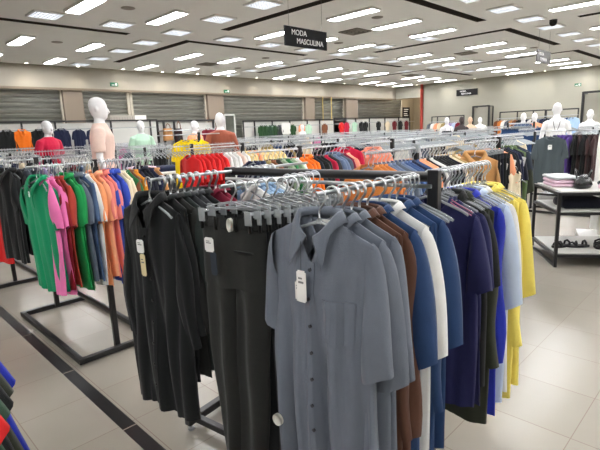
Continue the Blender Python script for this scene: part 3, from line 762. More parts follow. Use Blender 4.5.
# trousers in the middle
PL = ['black dress trousers with a white tag and security tag, frontmost of the trousers','black trousers directly behind the tagged pair','black trousers, third on the near rack','black trousers, fourth on the near rack','dark navy trousers behind the black pairs','black trousers behind the first navy pair','dark navy trousers, last pair but one','black trousers, last pair before the beam']
for i, c in enumerate(('warm_black','black','black','warm_black','dark_navy','black','dark_navy','black')):
    x = 1.03+.034*i; rz = RX+math.radians(10 - 2*i); l2 = (x, 1.385-.02*i, ZN); hanger(l2, rz, 'metal clip hanger with clear clips holding dark trousers', 'clip hangers on the near rack', clips=True)
    g = pants(c, l2, rz, PL[i], var=i % 3, L=1.04, W=.15 if i else .155)
    if i == 0:
        price_tag(g, -.06, -.07, PZ-.07, .045, .055, CARD); price_tag(g, -.045, -.068, PZ-.125, .03, .09, mat('dark_tag', (40,48,60), .6), print_=False, string=0)
        bm = bmesh.new(); tube(bm, [(0,-.008,0),(0,.006,0)], .017, 16); bmesh.ops.scale(bm, vec=(.75,1,1.5), verts=bm.verts[:]); cc_ = obj('security_tag', bm, mat('security_tag', (205,205,196), .45), g, True); cc_.location = (.03, -.045, PZ-.02)
        bm = bmesh.new(); box(bm, .04, .13, -.047, -.043, PZ-.12, PZ-.114); obj('pocket_welt', bm, cloth('black'), g)
for k in range(5): hanger((1.3+.04*k, 1.36, ZN), RX+.2, 'empty metal clip hanger near the beam', 'empty clip hangers on the near rack', clips=True)
# ---- left rack -------------------------------------------------------------------------
rack(1.345, 4.04, 1.435, 'black steel rack at left holding the colourful polo row', hy=.655, arms=((-.655,-.44,.44),(.655,-.44,.44)), base=.285, ztop=1.455)
LA = 'left rack front rail'; LB = 'left rack rear rail'
fr = [('green','polo'),('pink','tee'),('pink','tee'),('dark_red','tee'),('brick','tee'),('emerald','polo'),('emerald','tee'),('slate','polo'),('slate_blue','tee'),('white','tee'),('orange_peach','tee'),('peach','polo'),('salmon','tee'),('salmon','polo'),('blue','polo'),('blue','polo'),('cream','tee'),('cream','tee'),('leaf','tee'),('brown','tee'),('gold','tee'),('navy','tee'),('dark_navy','polo'),('dark_navy','tee'),('navy','tee'),('tan','tee')]
row(fr[1:], 1.0, 1.78, 3.385, 1.435, LA, jit=4)
hanger((.965, 3.40, 1.435), RX+.3, *hl(LA)); o, S = garment('polo', 'green', (.965, 3.40, 1.435), RX+.2, 'green striped-weave polo facing out at the near end of left rack', var=1)
c = obj('button_placket', S.patch(-.012, .012, -.2, -.05, .003, 2, 8, .002), cloth('green'), o, True); c.location = (0,0,NZ); price_tag(o, .02, -.075, NZ-.075, .016, .04, string=.02)
c = obj('inner_collar', S.patch(-.03, .03, -.06, -.04, .006, 3, 2, .002), cloth('dark_navy'), o, True); c.location = (0,0,NZ)
row([('black','polo'),('black','tee'),('grey','tee'),('grey','polo'),('lilac','tee'),('slate','tee'),('white','tee'),('teal','tee'),('burgundy','tee'),('slate_blue','tee'),('cream','tee')], 1.12, 1.78, 4.695, 1.435, LB, jit=5)
g, S = garment('polo', 'black', (1.09, 4.70, 1.435), RX+.25, 'black polo with a white tag at the end of left rack rear rail', var=2); price_tag(g, 0, -.07, NZ-.07, .04, .05, string=.03); hanger((1.09, 4.70, 1.435), RX+.25, *hl(LB))
rack(1.3, 6.55, 1.435, 'black steel rack beyond the left rack, holding red tops', hy=.62, arms=((-.62,-.55,.44),(.62,-.55,.44)), base=.285)
for k in range(14): hanger((.98+.058*k, 3.385, 1.435), RX+random.uniform(-.12,.12), *hl(LA))
for k in range(10): hanger((1.14+.06*k, 4.695, 1.435), RX+random.uniform(-.12,.12), *hl(LB))
LC = 'rack beyond the left rack'
row([('red','tee'),('red','tee'),('red','polo'),('brick','tee'),('red','tee'),('emerald','tee'),('slate','tee'),('white','tee'),('navy','tee'),('cream','tee'),('black','tee'),('pink','tee')], .85, 1.7, 5.93, 1.435, LC, jit=5)
g, S = garment('long_shirt', 'red', (1.11, 5.35, 1.40), RX+.3, 'long red shirt at the extreme left edge, behind the black polo', var=0)
# ---- corner rack, lower left
rack(-.03, 1.75, 1.2, 'black rack just outside the lower left corner, only sleeves in view', hy=.5, arms=((0,-.02,.02),), base=.1, extra_rail=True)
for i, (c, yy, k) in enumerate((('royal',1.62,'tee'),('dark_olive',1.545,'tee'),('black',1.485,'tee'),('dark_green',1.42,'tee'),('red',1.36,'tee'))):
    l2 = (-.1+.11, yy, 1.182-.0*i); hanger((-.03, yy, 1.182), 0, *hl('corner rack')); g, S = garment(k, c, (-.03+.02-.02*i, yy, 1.182), 0, ['royal blue t-shirt sleeve at lower left corner','dark olive t-shirt below the royal blue one, lower left','black t-shirt sleeve, third at lower left corner','dark green t-shirt sleeve, fourth at lower left corner','red t-shirt sleeve at the very lower left corner'][i], var=i % 4); g.rotation_euler = (0, -.22, 0)
# ---- rack with the camel jacket -----------------------------------------------------------
ZM = 1.435
rack(3.05, 2.42, ZM, 'black rack right behind the near rack, grey-capped post showing', hy=.6, arms=((-.6,-.62,.66),(.6,-.6,.66)), ztop=1.46)
bm = bmesh.new(); box(bm, 3.05-.024, 3.05+.024, 1.82-.024, 1.82+.024, 1.405, 1.468); tag(obj('size_cube', bm, GPL), 'small grey plastic sleeve capping the post of the middle rack', 'post cap')
CA = 'middle rack front rail'; CB = 'middle rack rear rail'
row(['rust','rust','rust','grey_blue','grey_blue','slate','grey_blue','medium_blue','medium_blue','navy','medium_blue','peach','peach','black','white','black','black','black','black','dark_navy','cream','khaki','cream','tan'], 2.47, 3.6, 1.82, ZM, CA, jit=3)
row([('navy','tee'),('navy','tee'),('khaki','tee'),('brown','tee'),('dark_olive','tee'),('striped','tee'),('leaf','tee'),('striped','tee'),('white','tee'),('orange','tee'),('orange','tee'),('orange','polo'),('dark_navy','tee'),('black','tee'),('black','tee'),('crimson','tee'),('charcoal','tee'),('grey_blue','tee'),('grey_blue','polo'),('slate','tee'),('burgundy','tee'),('coral','tee')], 2.5, 3.68, 3.02, ZM, CB, jit=4)
for (c, k, px, py, lb, d) in (('crimson','tee',344,147,'crimson collarless top facing out above the near beam',5.0),('coral','shirt',373,148,'coral pink striped shirt facing out, right of the crimson top',5.1),('black','polo',329,145,'black polo facing out, left of the crimson top',5.3)):
    q = at(px, py, Z=1.36); q = Vector((0,0,HCAM)) + (at(px, py, X=10)-Vector((0,0,HCAM))).normalized()*d
    rz = math.atan2(-q.x, q.y)*0 + math.atan2(q.y, q.x) - PI/2 + .15
    hanger((q.x, q.y, q.z-NZ), rz, lb.split(',')[0].replace(' facing out', '')+"'s clear hanger", 'single display hangers', far=False)
    g, S = garment(k, c, (q.x, q.y, q.z-NZ), rz-(.1 if c == 'crimson' else .35), lb, var=1)
# camel jacket, black trousers, tags, olive and slate pieces
rack(4.55, 2.42, ZM, 'black rack holding the camel jacket and long dark garments', hy=.6, arms=((-.6,-.7,.62),(.6,-.6,.62)))
def facing(px, py, d, z=None):
    o_ = Vector((0,0,HCAM)); v = (at(px, py, X=10)-o_); v.normalize(); q = o_+v*(d/math.hypot(v.x, v.y))
    return q, math.atan2(q.y, q.x)-PI/2
q, rz = facing(475, 149, 3.95); q.z = ZM
hanger(q, rz+.35, 'clear hanger holding the camel jacket', 'single display hangers'); g, S = garment('jacket', 'camel', q, rz+.35, 'camel tan collared jacket with dark tags facing out on the rack', var=1)
c = obj('zip_placket', S.patch(-.008, .008, -.64, -.12, .003, 2, 14, .002), cloth('khaki'), g, True); c.location = (0,0,NZ)
price_tag(g, .01, -.09, NZ-.13, .05, .11, mat('dark_card', (70,55,50), .6), string=.02); price_tag(g, .01, -.088, NZ-.25, .035, .09, CARD, string=.01)
CD = 'dark garment rack rail'
ROW_CD = row([('black','pants'),('black','pants'),('black','pants'),('dark_navy','pants'),('black','pants'),('black','pants'),('peach','tee'),('black','tee'),('dark_navy','tee'),('navy','tee'),('dark_navy','tee'),('olive','long_shirt'),('dark_olive','shirt')], 4.0, 4.85, 1.83, ZM, CD, jit=4)
for gi, lx, lz in ((3, .17, -.1), (5, .17, -.12), (7, .19, -.1), (9, .19, -.11), (10, .2, -.09)):
    price_tag(ROW_CD[gi][0] if isinstance(ROW_CD[gi], tuple) else ROW_CD[gi], lx, -.045, NZ+lz, .05, .09, rot=.2, string=.03)
q, rz = facing(514, 135, 5.15); q.z = 1.44; hanger(q, rz-.25, 'clear hanger holding the long slate jumpsuit', 'single display hangers')
S = Shirt(seed=4, W=.15, L=1.2, nk=.05, drop=.05, D=.04, A=.02); o = obj('long_dress', S.torso(26, 20), mat('cloth_long_slate', (45,54,66), .88), None, True); o.data.transform(Matrix.Translation((0,0,NZ))); o.location = q; o.rotation_euler = (0,0,rz-.25)
for sd in (-1, 1): c = obj('sleeve', S.sleeve(sd, 'short'), mat('cloth_long_slate', (45,54,66)), o, True); c.location = (0,0,NZ)
tag(o, 'long dark slate dress hanging at the end of the dark garment rack', 'dress')
q, rz = facing(504, 137, 4.95); q.z = 1.44; hanger(q, rz+.5, 'clear hanger holding the olive long shirt', 'single display hangers')
g, S = garment('long_shirt', 'olive', q, rz+.7, 'olive green long-sleeved shirt just left of the long slate dress', var=2)
q, rz = facing(514, 190, 4.75); q.z = 1.1; g, S = garment('tank', 'cream', (q.x, q.y, 1.18), rz+1.1, 'cream top hanging low in front of the olive shirt', var=0); g.scale = (.6,1,.45); hanger((q.x, q.y, 1.18), rz+.9, 'clear hanger holding the low cream top', 'single display hangers')
# ---- cream and red series rack ---------------------------------------------------------------
rack(3.85, 5.45, ZM, 'black rack with the red, white and butter-yellow tops', hy=.6, arms=((-.6,-.85,.8),(.6,-.7,.8)))
row(['red','red','red','red','red','red','red','white','white','white','ivory','white','butter','butter','peach','butter','butter','butter','butter','butter','butter','navy','dark_navy','khaki'], 3.05, 4.62, 4.85, ZM, 'cream and red rack front rail', jit=4)
EXTRA = [(3.2+1.42*k/25, 6.05) for k in range(26)]
q, rz = facing(186, 146, 7.6)
rack(q.x+.25, q.y+.3, 1.60, 'taller black rack with bright yellow t-shirts', hy=.3, arms=((-.3,-.4,.4),(.3,-.4,.4)))
for k, (px, lb) in enumerate(((186,'bright yellow t-shirt facing out, leftmost of two'),(197,'bright yellow t-shirt facing out, rightmost of two'))):
    q, rz = facing(px, 146, 7.5+.2*k); q.z = 1.6; hanger(q, rz+.2, 'hanger holding a bright yellow t-shirt', 'hangers of yellow t-shirts'); garment('tee', 'bright_yellow', q, rz+.15, lb, var=k)
# ---- purple row rack -----------------------------------------------------------------------------
t = rack(8.95, 2.45, ZM, 'black rack at right with dark grey tee and purple tops', hy=.5, arms=(), extra_rail=True, base=.25, beamz=.3, ztop=1.41)
row([('dark_brown','tee'),('dark_brown','tee'),('black','tee'),('dark_brown','tank'),('black','tee'),('purple','tee'),('purple','tee'),('purple','tee'),('deep_navy','tee')], 2.0, 2.6, 8.95, ZM-.018, 'purple-top rack rail', along='Y', jit=5)
q, rz = facing(551, 131, 8.6); hanger((q.x, q.y, 1.43), rz, 'clear hanger holding the dark grey tee', 'single display hangers'); g, S = garment('tee', 'dark_slate', (q.x, q.y, 1.43), rz, 'dark grey-green t-shirt with a white tag facing out at right', var=3)
setmat(g, mat('cloth_lead', (72,82,86), .88))
for c in g.children: setmat(c, mat('cloth_lead', (72,82,86), .88))
g.scale = (1.15, 1, 1.1); price_tag(g, 0, -.06, NZ-.12, .05, .07, string=.02)
# ---- far racks: hangers in rows beyond counting, a few tops on each -----------------------------
farpos = [(6.3,3.2),(7.2,5.45),(10.2,5.45),(13.3,5.4),(4.0,8.4),(7.0,8.4),(10.0,8.4),(13.1,8.4),(16.2,8.2),(2.2,9.6),(5.2,11.4),(8.4,11.4),(11.6,11.4),(14.8,11.4),(18,11.2),(3.4,13.6),(6.6,13.8),(9.8,13.8),(13,13.8),(16.2,13.8),(19.5,13.6),(16.6,5.3),(12.2,3.4),(15.2,2.6),(19.5,8.5),(20.5,4.8),(22.8,10)]
stuff = bmesh.new(); hk = bmesh.new()
def add_mesh(bm, me, M):
    t2 = me.copy(); t2.transform(M); bm.from_mesh(t2); bpy.data.meshes.remove(t2)
EXTRA_M = [Matrix.Translation((x, y, ZM)) @ Matrix.Rotation(RX, 4, 'Z') for x, y in EXTRA]
lowhook = mesh_of('h', (lambda b: (tube(b, [(.024,0,-.008),(.02,0,.014),(0,0,.026),(-.02,0,.014),(-.026,0,-.005),(0,0,-.035),(0,0,-.072)], .0042, 4), b)[1])(bmesh.new()), CHR2)
lowarm = mesh_of('a', (lambda b: (tube(b, [(-.175,0,-.14),(-.09,0,-.1),(0,0,-.072),(.09,0,-.1),(.175,0,-.14)], .007, 4), b)[1])(bmesh.new()), GPL)
fcols = ['grey_blue','slate','white','black','navy','grey','cream','lilac','pearl','dark_navy','purple','pale_blue','teal','charcoal','pink','slate_blue','medium_blue','khaki']
words = ['front','rear']
fi = 0
for ri, (cx, cy) in enumerate(farpos):
    dist = math.hypot(cx, cy)
    nm = '%s-row rack' % ORD[ri]
    rack(cx, cy, 1.41, 'black rack packed with hangers, %s of the distant racks from the front' % ORD[ri], hy=.6, arms=((-.6,-1.1,1.1),(.6,-1.1,1.1)), beamz=.3, ztop=1.41)
    for ai, dy in enumerate((-.6, .6)):
        n = 46 if dist < 12 else 34
        for k in range(n):
            x = cx-1.08+2.16*k/(n-1)
            M = Matrix.Translation((x, cy+dy, 1.41)) @ Matrix.Rotation(RX+random.uniform(-.1,.1), 4, 'Z')
            add_mesh(stuff, lowhook, M); add_mesh(hk, lowarm, M)
        if dist < 17 and ai == 0:
            for k in range(4 if dist < 11 else 2):
                x = cx-.9+1.8*(k+.5+random.uniform(-.3,.3))/(4 if dist < 11 else 2); c = random.choice(fcols); fi += 1
                garment('tee' if k % 2 else 'polo', c, (x, cy+dy, 1.41), RX, '%s %s, %s from the left on the %s distant rack' % (CW[c], KW['tee' if k % 2 else 'polo'], ORD[k], ORD[ri]), var=k)
for M in EXTRA_M: add_mesh(stuff, lowhook, M); add_mesh(hk, lowarm, M)
o = obj('clothes_hangers', hk, GPL); tag(o, 'hundreds of grey hangers crowding the rails of the distant racks', 'hangers', kind='stuff')
c = obj('hooks', stuff, CHR2, o); c['kind'] = 'stuff'
# ------------------------------------------------------------------ mannequins
def body_bm(k=1.0, skirt=False):
    bm = bmesh.new()
    loft(bm, [(0,0,.86,.12,.09),(0,0,.92,.165,.12),(0,0,1.02,.16,.115),(0,0,1.14,.13,.095),(0,-.008,1.28,.155,.115),(0,-.008,1.38,.175,.115),(0,0,1.45,.165,.095),(0,0,1.5,.12,.075),(0,0,1.535,.07,.062),(0,-.002,1.58,.055,.055),(0,-.008,1.66,.056,.06)])
    loft(bm, [(0,-.03,1.645,.03,.04),(0,-.02,1.67,.058,.075),(0,-.012,1.71,.07,.09),(0,-.006,1.76,.077,.098),(0,0,1.81,.078,.1),(0,.004,1.855,.068,.088),(0,.006,1.885,.045,.06),(0,.006,1.9,.012,.02)], 20, dz=-.08)
    loft(bm, [(0,-.108,1.715,.014,.012),(0,-.116,1.728,.016,.018),(0,-.104,1.77,.008,.01)], 8, dz=-.08)     # nose
    for s in (-1, 1):
        loft(bm, [(s*.079,.005,1.735,.006,.01),(s*.083,.008,1.76,.01,.018),(s*.08,.008,1.785,.006,.012)], 8, dz=-.08)   # ears
        loft(bm, [(s*.10,0,.04,.036,.045),(s*.10,0,.12,.038,.045),(s*.10,.01,.33,.055,.06),(s*.095,0,.48,.052,.055),(s*.09,0,.7,.075,.08),(s*.08,0,.92,.085,.1)])
        tube(bm, [(s*.10,.04,.04),(s*.10,-.06,.045),(s*.105,-.15,.03)], [.035,.036,.02], 10)
        tube(bm, [(s*.13,0,1.45),(s*.185,0,1.42),(s*.225,.01,1.3),(s*.25,.015,1.15),(s*.255,-.01,1.03),(s*.25,-.03,.92)], [.05,.055,.045,.038,.034,.024], 12)
        tube(bm, [(s*.25,-.03,.92),(s*.248,-.04,.87),(s*.245,-.045,.84)], [.024,.032,.03], 10)
        for f, (dy, ln) in enumerate(((-.028,.075),(-.01,.085),(.008,.08),(.024,.062))):
            tube(bm, [(s*.245,-.045+dy,.85),(s*.243,-.047+dy,.81),(s*.235,-.05+dy,.85-ln)], [.009,.008,.006], 6)
        tube(bm, [(s*.24,-.065,.88),(s*.228,-.085,.85),(s*.226,-.09,.82)], [.011,.009,.007], 6)
    return bm
def remesh(bm, vox):
    me = bpy.data.meshes.new('r'); bm.to_mesh(me); bm.free(); o = bpy.data.objects.new('r', me); C.objects.link(o)
    md = o.modifiers.new('r', 'REMESH'); md.mode = 'VOXEL'; md.voxel_size = vox
    m2 = o.modifiers.new('s', 'SMOOTH'); m2.iterations = 3
    bpy.context.view_layer.update(); r = bpy.data.meshes.new_from_object(o.evaluated_get(bpy.context.evaluated_depsgraph_get()))
    bpy.data.objects.remove(o)
    for f in r.polygons: f.use_smooth = True
    r.materials.clear(); r.materials.append(None)
    return r
BODY = remesh(body_bm(), .009)
def tee_bm(slv='short', hem=.84, tank=False):
    bm = bmesh.new()
    top = [(0,0,hem,.19,.14),(0,0,hem+.08,.188,.138),(0,0,1.02,.182,.135),(0,0,1.14,.168,.122),(0,-.008,1.28,.178,.135),(0,-.008,1.38,.192,.133)]
    if tank: loft(bm, top[:5]+[(0,-.008,1.33,.175,.128)])
    else:
        loft(bm, top + [(0,0,1.455,.18,.108),(0,0,1.505,.125,.084),(0,0,1.53,.08,.072)])
        for s in (-1, 1):
            if slv == 'short': tube(bm, [(s*.12,0,1.45),(s*.19,0,1.425),(s*.232,.01,1.31),(s*.25,.012,1.2)], [.06,.07,.068,.07], 14)
            else: tube(bm, [(s*.12,0,1.45),(s*.19,0,1.425),(s*.232,.01,1.3),(s*.258,.015,1.15),(s*.262,-.01,1.03),(s*.258,-.03,.93)], [.06,.07,.06,.052,.046,.04], 14)
    return bm
def trouser_bm():
    bm = bmesh.new(); loft(bm, [(0,0,.82,.15,.115),(0,0,.93,.182,.135),(0,0,1.03,.172,.126)])
    for s in (-1, 1): loft(bm, [(s*.105,.01,.1,.07,.08),(s*.10,.01,.33,.08,.085),(s*.097,0,.5,.08,.085),(s*.092,0,.7,.095,.1),(s*.085,0,.92,.1,.12)])
    return bm
TEE, TEEL, TANK, TROU = remesh(tee_bm(), .012), remesh(tee_bm('long'), .012), remesh(tee_bm(tank=True), .012), remesh(trouser_bm(), .012)
def mannequin(x, y, ztop, th, top, label, col=None, body=MQW, bottom='dark_navy', straps=False):
    t = empty('mannequin', (x, y, 0), th); tag(t, label, 'mannequin'); k = 1.0; pz = max(.02, ztop-1.82)
    def add(nm, me, m):
        o = bpy.data.objects.new(nm, me); C.objects.link(o); o.parent = t; o.location = (0,0,pz); setmat(o, m); return o
    add('body', BODY, body)
    if top: add('t_shirt' if top is not TANK else 'strap_top', top, cloth(col))
    if bottom: add('trousers', TROU, cloth(bottom))
    if straps:
        bm = bmesh.new()
        for s in (-1, 1): tube(bm, [(s*.10,-.13,1.33),(s*.09,-.10,1.44),(s*.085,-.01,1.51),(s*.06,.08,1.46),(s*.045,.118,1.38),(s*.02,.13,1.3)], .006, 5)
        c = obj('strap', bm, INK, t); c.location = (0,0,pz)
    bm = bmesh.new(); tube(bm, [(0,0,0),(0,0,pz+.03)], .24, 28); tube(bm, [(0,.16,.01),(0,.11,.5+pz)], .01, 8); obj('stand', bm, CHR2, t)
def mq(px, py, zt, *a, **k):
    q = at(px, py, Z=zt); mannequin(q.x, q.y, zt, *a, **k); return q
mannequin(2.30, 5.5, 2.06, math.radians(62), TEE, 'white mannequin in a pale peach t-shirt, largest and nearest, at left', 'ivory')
mannequin(2.93, 9.3, 1.95, math.radians(25), TEE, 'white mannequin in a crimson t-shirt at far left', 'crimson')
mannequin(5.09, 10.0, 1.95, math.radians(-10), TEE, 'white mannequin in a mint green t-shirt', 'mint')
mannequin(4.9, 6.75, 1.95, math.radians(140), TEEL, 'white mannequin seen from behind in a reddish-brown top', 'burnt')
mannequin(6.3, 9.7, 1.92, math.radians(20), TEE, 'small white mannequin in peach, left of the brown-shirted one', 'peach')
mannequin(10.2, 2.98, 1.93, math.radians(110), TANK, 'large white mannequin seen from behind with thin black straps, at right', 'white', straps=True)
mannequin(16.2, 8.4, 1.85, math.radians(-45), TANK, 'far white mannequin in a dark navy strap top', 'dark_navy', straps=True)
mannequin(17.2, 7.98, 1.82, math.radians(-60), TANK, 'far pale-skinned mannequin in a tan top', 'tan', body=MQS)
mannequin(15.2, 5.37, 1.85, math.radians(100), TEE, 'far white mannequin in a dark top, left of a tan pair', 'slate_blue')
mannequin(15.6, 5.18, 1.83, math.radians(-60), TEE, 'far white mannequin in a peach top next to the dark-topped one', 'peach', body=MQW)
mannequin(14.5, 3.42, 1.83, math.radians(-80), TANK, 'far white mannequin near the right edge', 'white')
mannequin(19.9, 8.8, 1.72, math.radians(-50), TEE, 'distant slim mannequin in white before the dressing doorway', 'white')
mannequin(15.3, 7.4, 1.68, math.radians(-50), TANK, 'distant dark mannequin left of the navy strap-top one', 'dark_navy', body=mat('mannequin_dark', (60,50,50), .5))
mannequin(15.6, 15.2, 1.85, math.radians(0), TANK, 'distant white mannequin in black by the green garments', 'black')
# white trousers mannequin legs at the right edge
q, rz = facing(606, 175, 6.9)
t = empty('mannequin', (q.x, q.y, .12), rz-1.45); tag(t, 'white leg mannequin in white trousers at the right edge beyond the table', 'mannequin')
bm = bmesh.new()
loft(bm, [(0,.0,.9,.13,.1),(0,0,1.1,.17,.12),(0,0,1.28,.15,.11),(0,0,1.32,.14,.1)])
loft(bm, [(-.22,-.05,.05,.05,.055),(-.17,-.04,.4,.065,.07),(-.1,-.01,.75,.09,.1),(-.07,0,1.1,.09,.11)]); loft(bm, [(.12,.0,.05,.05,.055),(.11,0,.4,.065,.07),(.09,0,.75,.09,.1),(.07,0,1.1,.09,.11)])
me = remesh(bm, .012); o = bpy.data.objects.new('trousers', me); C.objects.link(o); o.parent = t; setmat(o, cloth('white'))
bm = bmesh.new(); box(bm, -.3, .3, -.25, .25, -.12, .03); obj('plinth', bm, WHT, t)
# ------------------------------------------------------------------ display table at right
zt = .83; A = Vector((5.49, 1.52)); ea = Vector((.83, .56)).normalized(); eb = Vector((ea.y, -ea.x)); th = math.atan2(ea.y, ea.x)
t = empty('display_table', (A.x, A.y, 0), th); tag(t, 'black-framed three-tier display table with folded clothes and sandals', 'table')
DL, WL = .86, 1.5                     # along ea (local +x), along eb (local -y)
k = 0
for x in (0, DL):
    for yv in (0, -WL):
        bm = bmesh.new(); bar(bm, (x, yv, 0), (x, yv, zt), .032); obj('leg', bm, BLK, t)
for zz, nm in ((zt-.015, 'top_frame'), (.60, 'middle_frame'), (.13, 'lower_frame')):
    bm = bmesh.new()
    bar(bm, (0,0,zz), (DL,0,zz), .03); bar(bm, (0,-WL,zz), (DL,-WL,zz), .03); bar(bm, (0,0,zz), (0,-WL,zz), .03); bar(bm, (DL,0,zz), (DL,-WL,zz), .03); obj(nm, bm, BLK, t)
bm = bmesh.new(); bar(bm, (0,0,.02), (DL,0,.02), .03); obj('floor_runner', bm, BLK, t)
bm = bmesh.new(); bar(bm, (0,-WL,.02), (DL,-WL,.02), .03); obj('floor_runner', bm, BLK, t)
for zz, nm, m in ((zt, 'table_top', mat('shelf_white', (205,205,200), .4)), (.615, 'middle_shelf', mat('shelf_glass', (205,205,200), .4)), (.145, 'bottom_shelf', mat('shelf_white', (222,222,218), .4))):
    bm = bmesh.new(); box(bm, .015, DL-.015, -WL+.015, -.015, zz, zz+.012); obj(nm, bm, m, t)
MT = Matrix.Translation((A.x, A.y, 0)) @ Matrix.Rotation(th, 4, 'Z')
def folded(lx, ly, z, w, d, h, col, label, nm='folded_shirt', rot=0, n=12, seed=0):
    bm = bmesh.new(); rnd = random.Random(seed+int(lx*100)); g = []
    bmesh.ops.create_cube(bm, size=1); bmesh.ops.subdivide_edges(bm, edges=bm.edges[:], cuts=5, use_grid_fill=True)
    for v in bm.verts:
        c = v.co; e = max(abs(c.x), abs(c.y))*2
        rr = 1-.10*max(0, abs(c.z)*2)**3
        v.co = Vector((c.x*w*rr + rnd.uniform(-.004,.004), c.y*d*rr + .01*math.sin(c.x*9+seed), (c.z+.5)*h*(1-.22*e**4) + (.006*math.sin(c.x*14+seed)*math.cos(c.y*11) if c.z > 0 else 0)))
    o = obj(nm, bm, cloth(col), None, True); p = MT @ Vector((lx, ly, z)); o.location = p; o.rotation_euler = (0,0,th+rot); tag(o, label, 'folded clothing'); return o
z = zt+.012
for i, c in enumerate(('rose','rose','pearl')): folded(.55, -.17, z, .4, .26, .045, c, ['pale pink folded shirt at the bottom of the pile on the table','pale pink folded shirt in the middle of the table pile','greyish pink folded shirt on top of the table pile'][i], seed=i); z += .043
# black bag
p = MT @ Vector((.33, -.34, zt+.012)); t2 = empty('handbag', p, th-.5); tag(t2, 'black shiny bag with handles lying on the display table', 'bag'); BG = mat('bag_black', (22,24,26), .25, bump=.2, bscale=30)
bm = bmesh.new(); loft(bm, [(0,0,0,.17,.08),(0,0,.03,.19,.095),(0,0,.09,.175,.08),(0.01,0,.13,.14,.04),(0,0,.14,.12,.01)], 20); obj('bag_body', bm, BG, t2, True)
for s in (-1, 1):
    bm = bmesh.new(); tube(bm, [(-.08,s*.05,.11),(-.06,s*.07,.17),(0,s*.08,.2),(.06,s*.07,.17),(.08,s*.05,.11)], .008, 8); obj('handle', bm, BG, t2, True)
folded(.4, -.72, zt+.012, .3, .24, .07, 'black', 'black folded garment beside the bag on the table top', seed=4, rot=.2)
folded(.2, -.56, zt+.012, .16, .14, .06, 'rose', 'small pink crumpled garment beside the black bag', seed=8, rot=.5)
folded(.3, -.3, .628, .3, .42, .13, 'dark_navy', 'dark folded jeans pile at left of the middle shelf', seed=9); folded(.28, -.82, .628, .3, .36, .14, 'dark_olive', 'camouflage olive folded garments on the middle shelf', seed=11); folded(.28, -1.24, .628, .3, .36, .12, 'black', 'black folded garments at right of the middle shelf', seed=13)
bm = bmesh.new(); box(bm, .1, .5, -.5, -.06, .628-.11, .628-.1); 
bm.free()
SAN = mat('sandal_black', (18,18,20), .5)
def sandal(lx, ly, lb, rot):
    p = MT @ Vector((lx, ly, .157)); t3 = empty('sandal', p, th+rot); tag(t3, lb, 'sandal', None)
    bm = bmesh.new(); n = 20; ring = []
    for z in (0, .022):
        ring.append([bm.verts.new(((.045+.012*math.sin(2*PI*k/n))*math.cos(2*PI*k/n), .13*math.sin(2*PI*k/n), z)) for k in range(n)])
    for k in range(n): bm.faces.new((ring[0][k], ring[0][(k+1) % n], ring[1][(k+1) % n], ring[1][k]))
    bm.faces.new(ring[1]); bm.faces.new(ring[0][::-1]); obj('sole', bm, SAN, t3)
    for (yy, h, tw) in ((.06,.055,.02),(.02,.065,-.02),(-.07,.075,0)):
        bm = bmesh.new(); pts = [(-.045, yy-tw, .01), (-.036, yy-tw*.5, h*.75), (0, yy, h), (.036, yy+tw*.5, h*.75), (.045, yy+tw, .01)]; tube(bm, pts, .012, 6); obj('strap', bm, SAN, t3, True)
for (lx, ly, lb, rot) in ((.3,-.16,'black strappy sandal, leftmost on the bottom shelf',.4),(.3,-.33,'black strappy sandal, second from the left on the shelf',.1),(.3,-.55,'black strappy sandal, third from the left on the shelf',1.2),(.32,-.78,'black strappy sandal, rightmost on the bottom shelf',1.4)): sandal(lx, ly, lb, rot)
# ------------------------------------------------------------------ wall units
WHP = mat('unit_back_white', (214,214,208), .6)
def wall_unit(name, label, p0, p1, ztop, posts, panels=True, zb=0, rails=None, depth=.4):
    """frame running from p0 to p1 (xy), depth towards the room on its local -y"""
    p0 = Vector(p0); p1 = Vector(p1); L = (p1-p0).length; a = math.atan2(p1.y-p0.y, p1.x-p0.x)
    t = empty(name, (p0.x, p0.y, 0), a); tag(t, label, 'display unit')
    for x in posts:
        bm = bmesh.new(); bar(bm, (x*L, 0, 0), (x*L, 0, ztop), .045); obj('post', bm, BLK, t)
    bm = bmesh.new(); bar(bm, (0,0,ztop-.02), (L,0,ztop-.02), .05); obj('top_bar', bm, BLK, t)
    for z in (rails or [ztop-.28]):
        bm = bmesh.new(); tube(bm, [(0,-.32,z),(L,-.32,z)], .014, 8); [bar(bm, (x*L,0,z), (x*L,-.32,z), .02) for x in posts]; obj('hang_rail', bm, CHR2, t)
    if panels:
        bm = bmesh.new(); box(bm, 0, L, .04, .07, zb, ztop-.08); obj('back_panel', bm, WHP, t)
    return t, Matrix.Translation((p0.x, p0.y, 0)) @ Matrix.Rotation(a, 4, 'Z'), L, a
def hang_on(M, a, x, z, kind, col, label, yoff=-.32, rot=0, hl_='grey hanger on the wall display'):
    p = M @ Vector((x, yoff, z)); hanger(p, a+rot, hl_, 'hangers on the wall displays', far=True)
    if kind == 'pants': return pants(col, p, a+rot, label)
    return garment(kind, col, p, a+rot, label, var=int(abs(x)*10) % 4)[0]
YU = 16.35
t, M, L, a = wall_unit('wall_display', 'black and white wall display at far left with jackets', (3.3, YU), (9.0, YU), 2.2, [0, .2, .345, .37, .64, .69, .95])
t.children
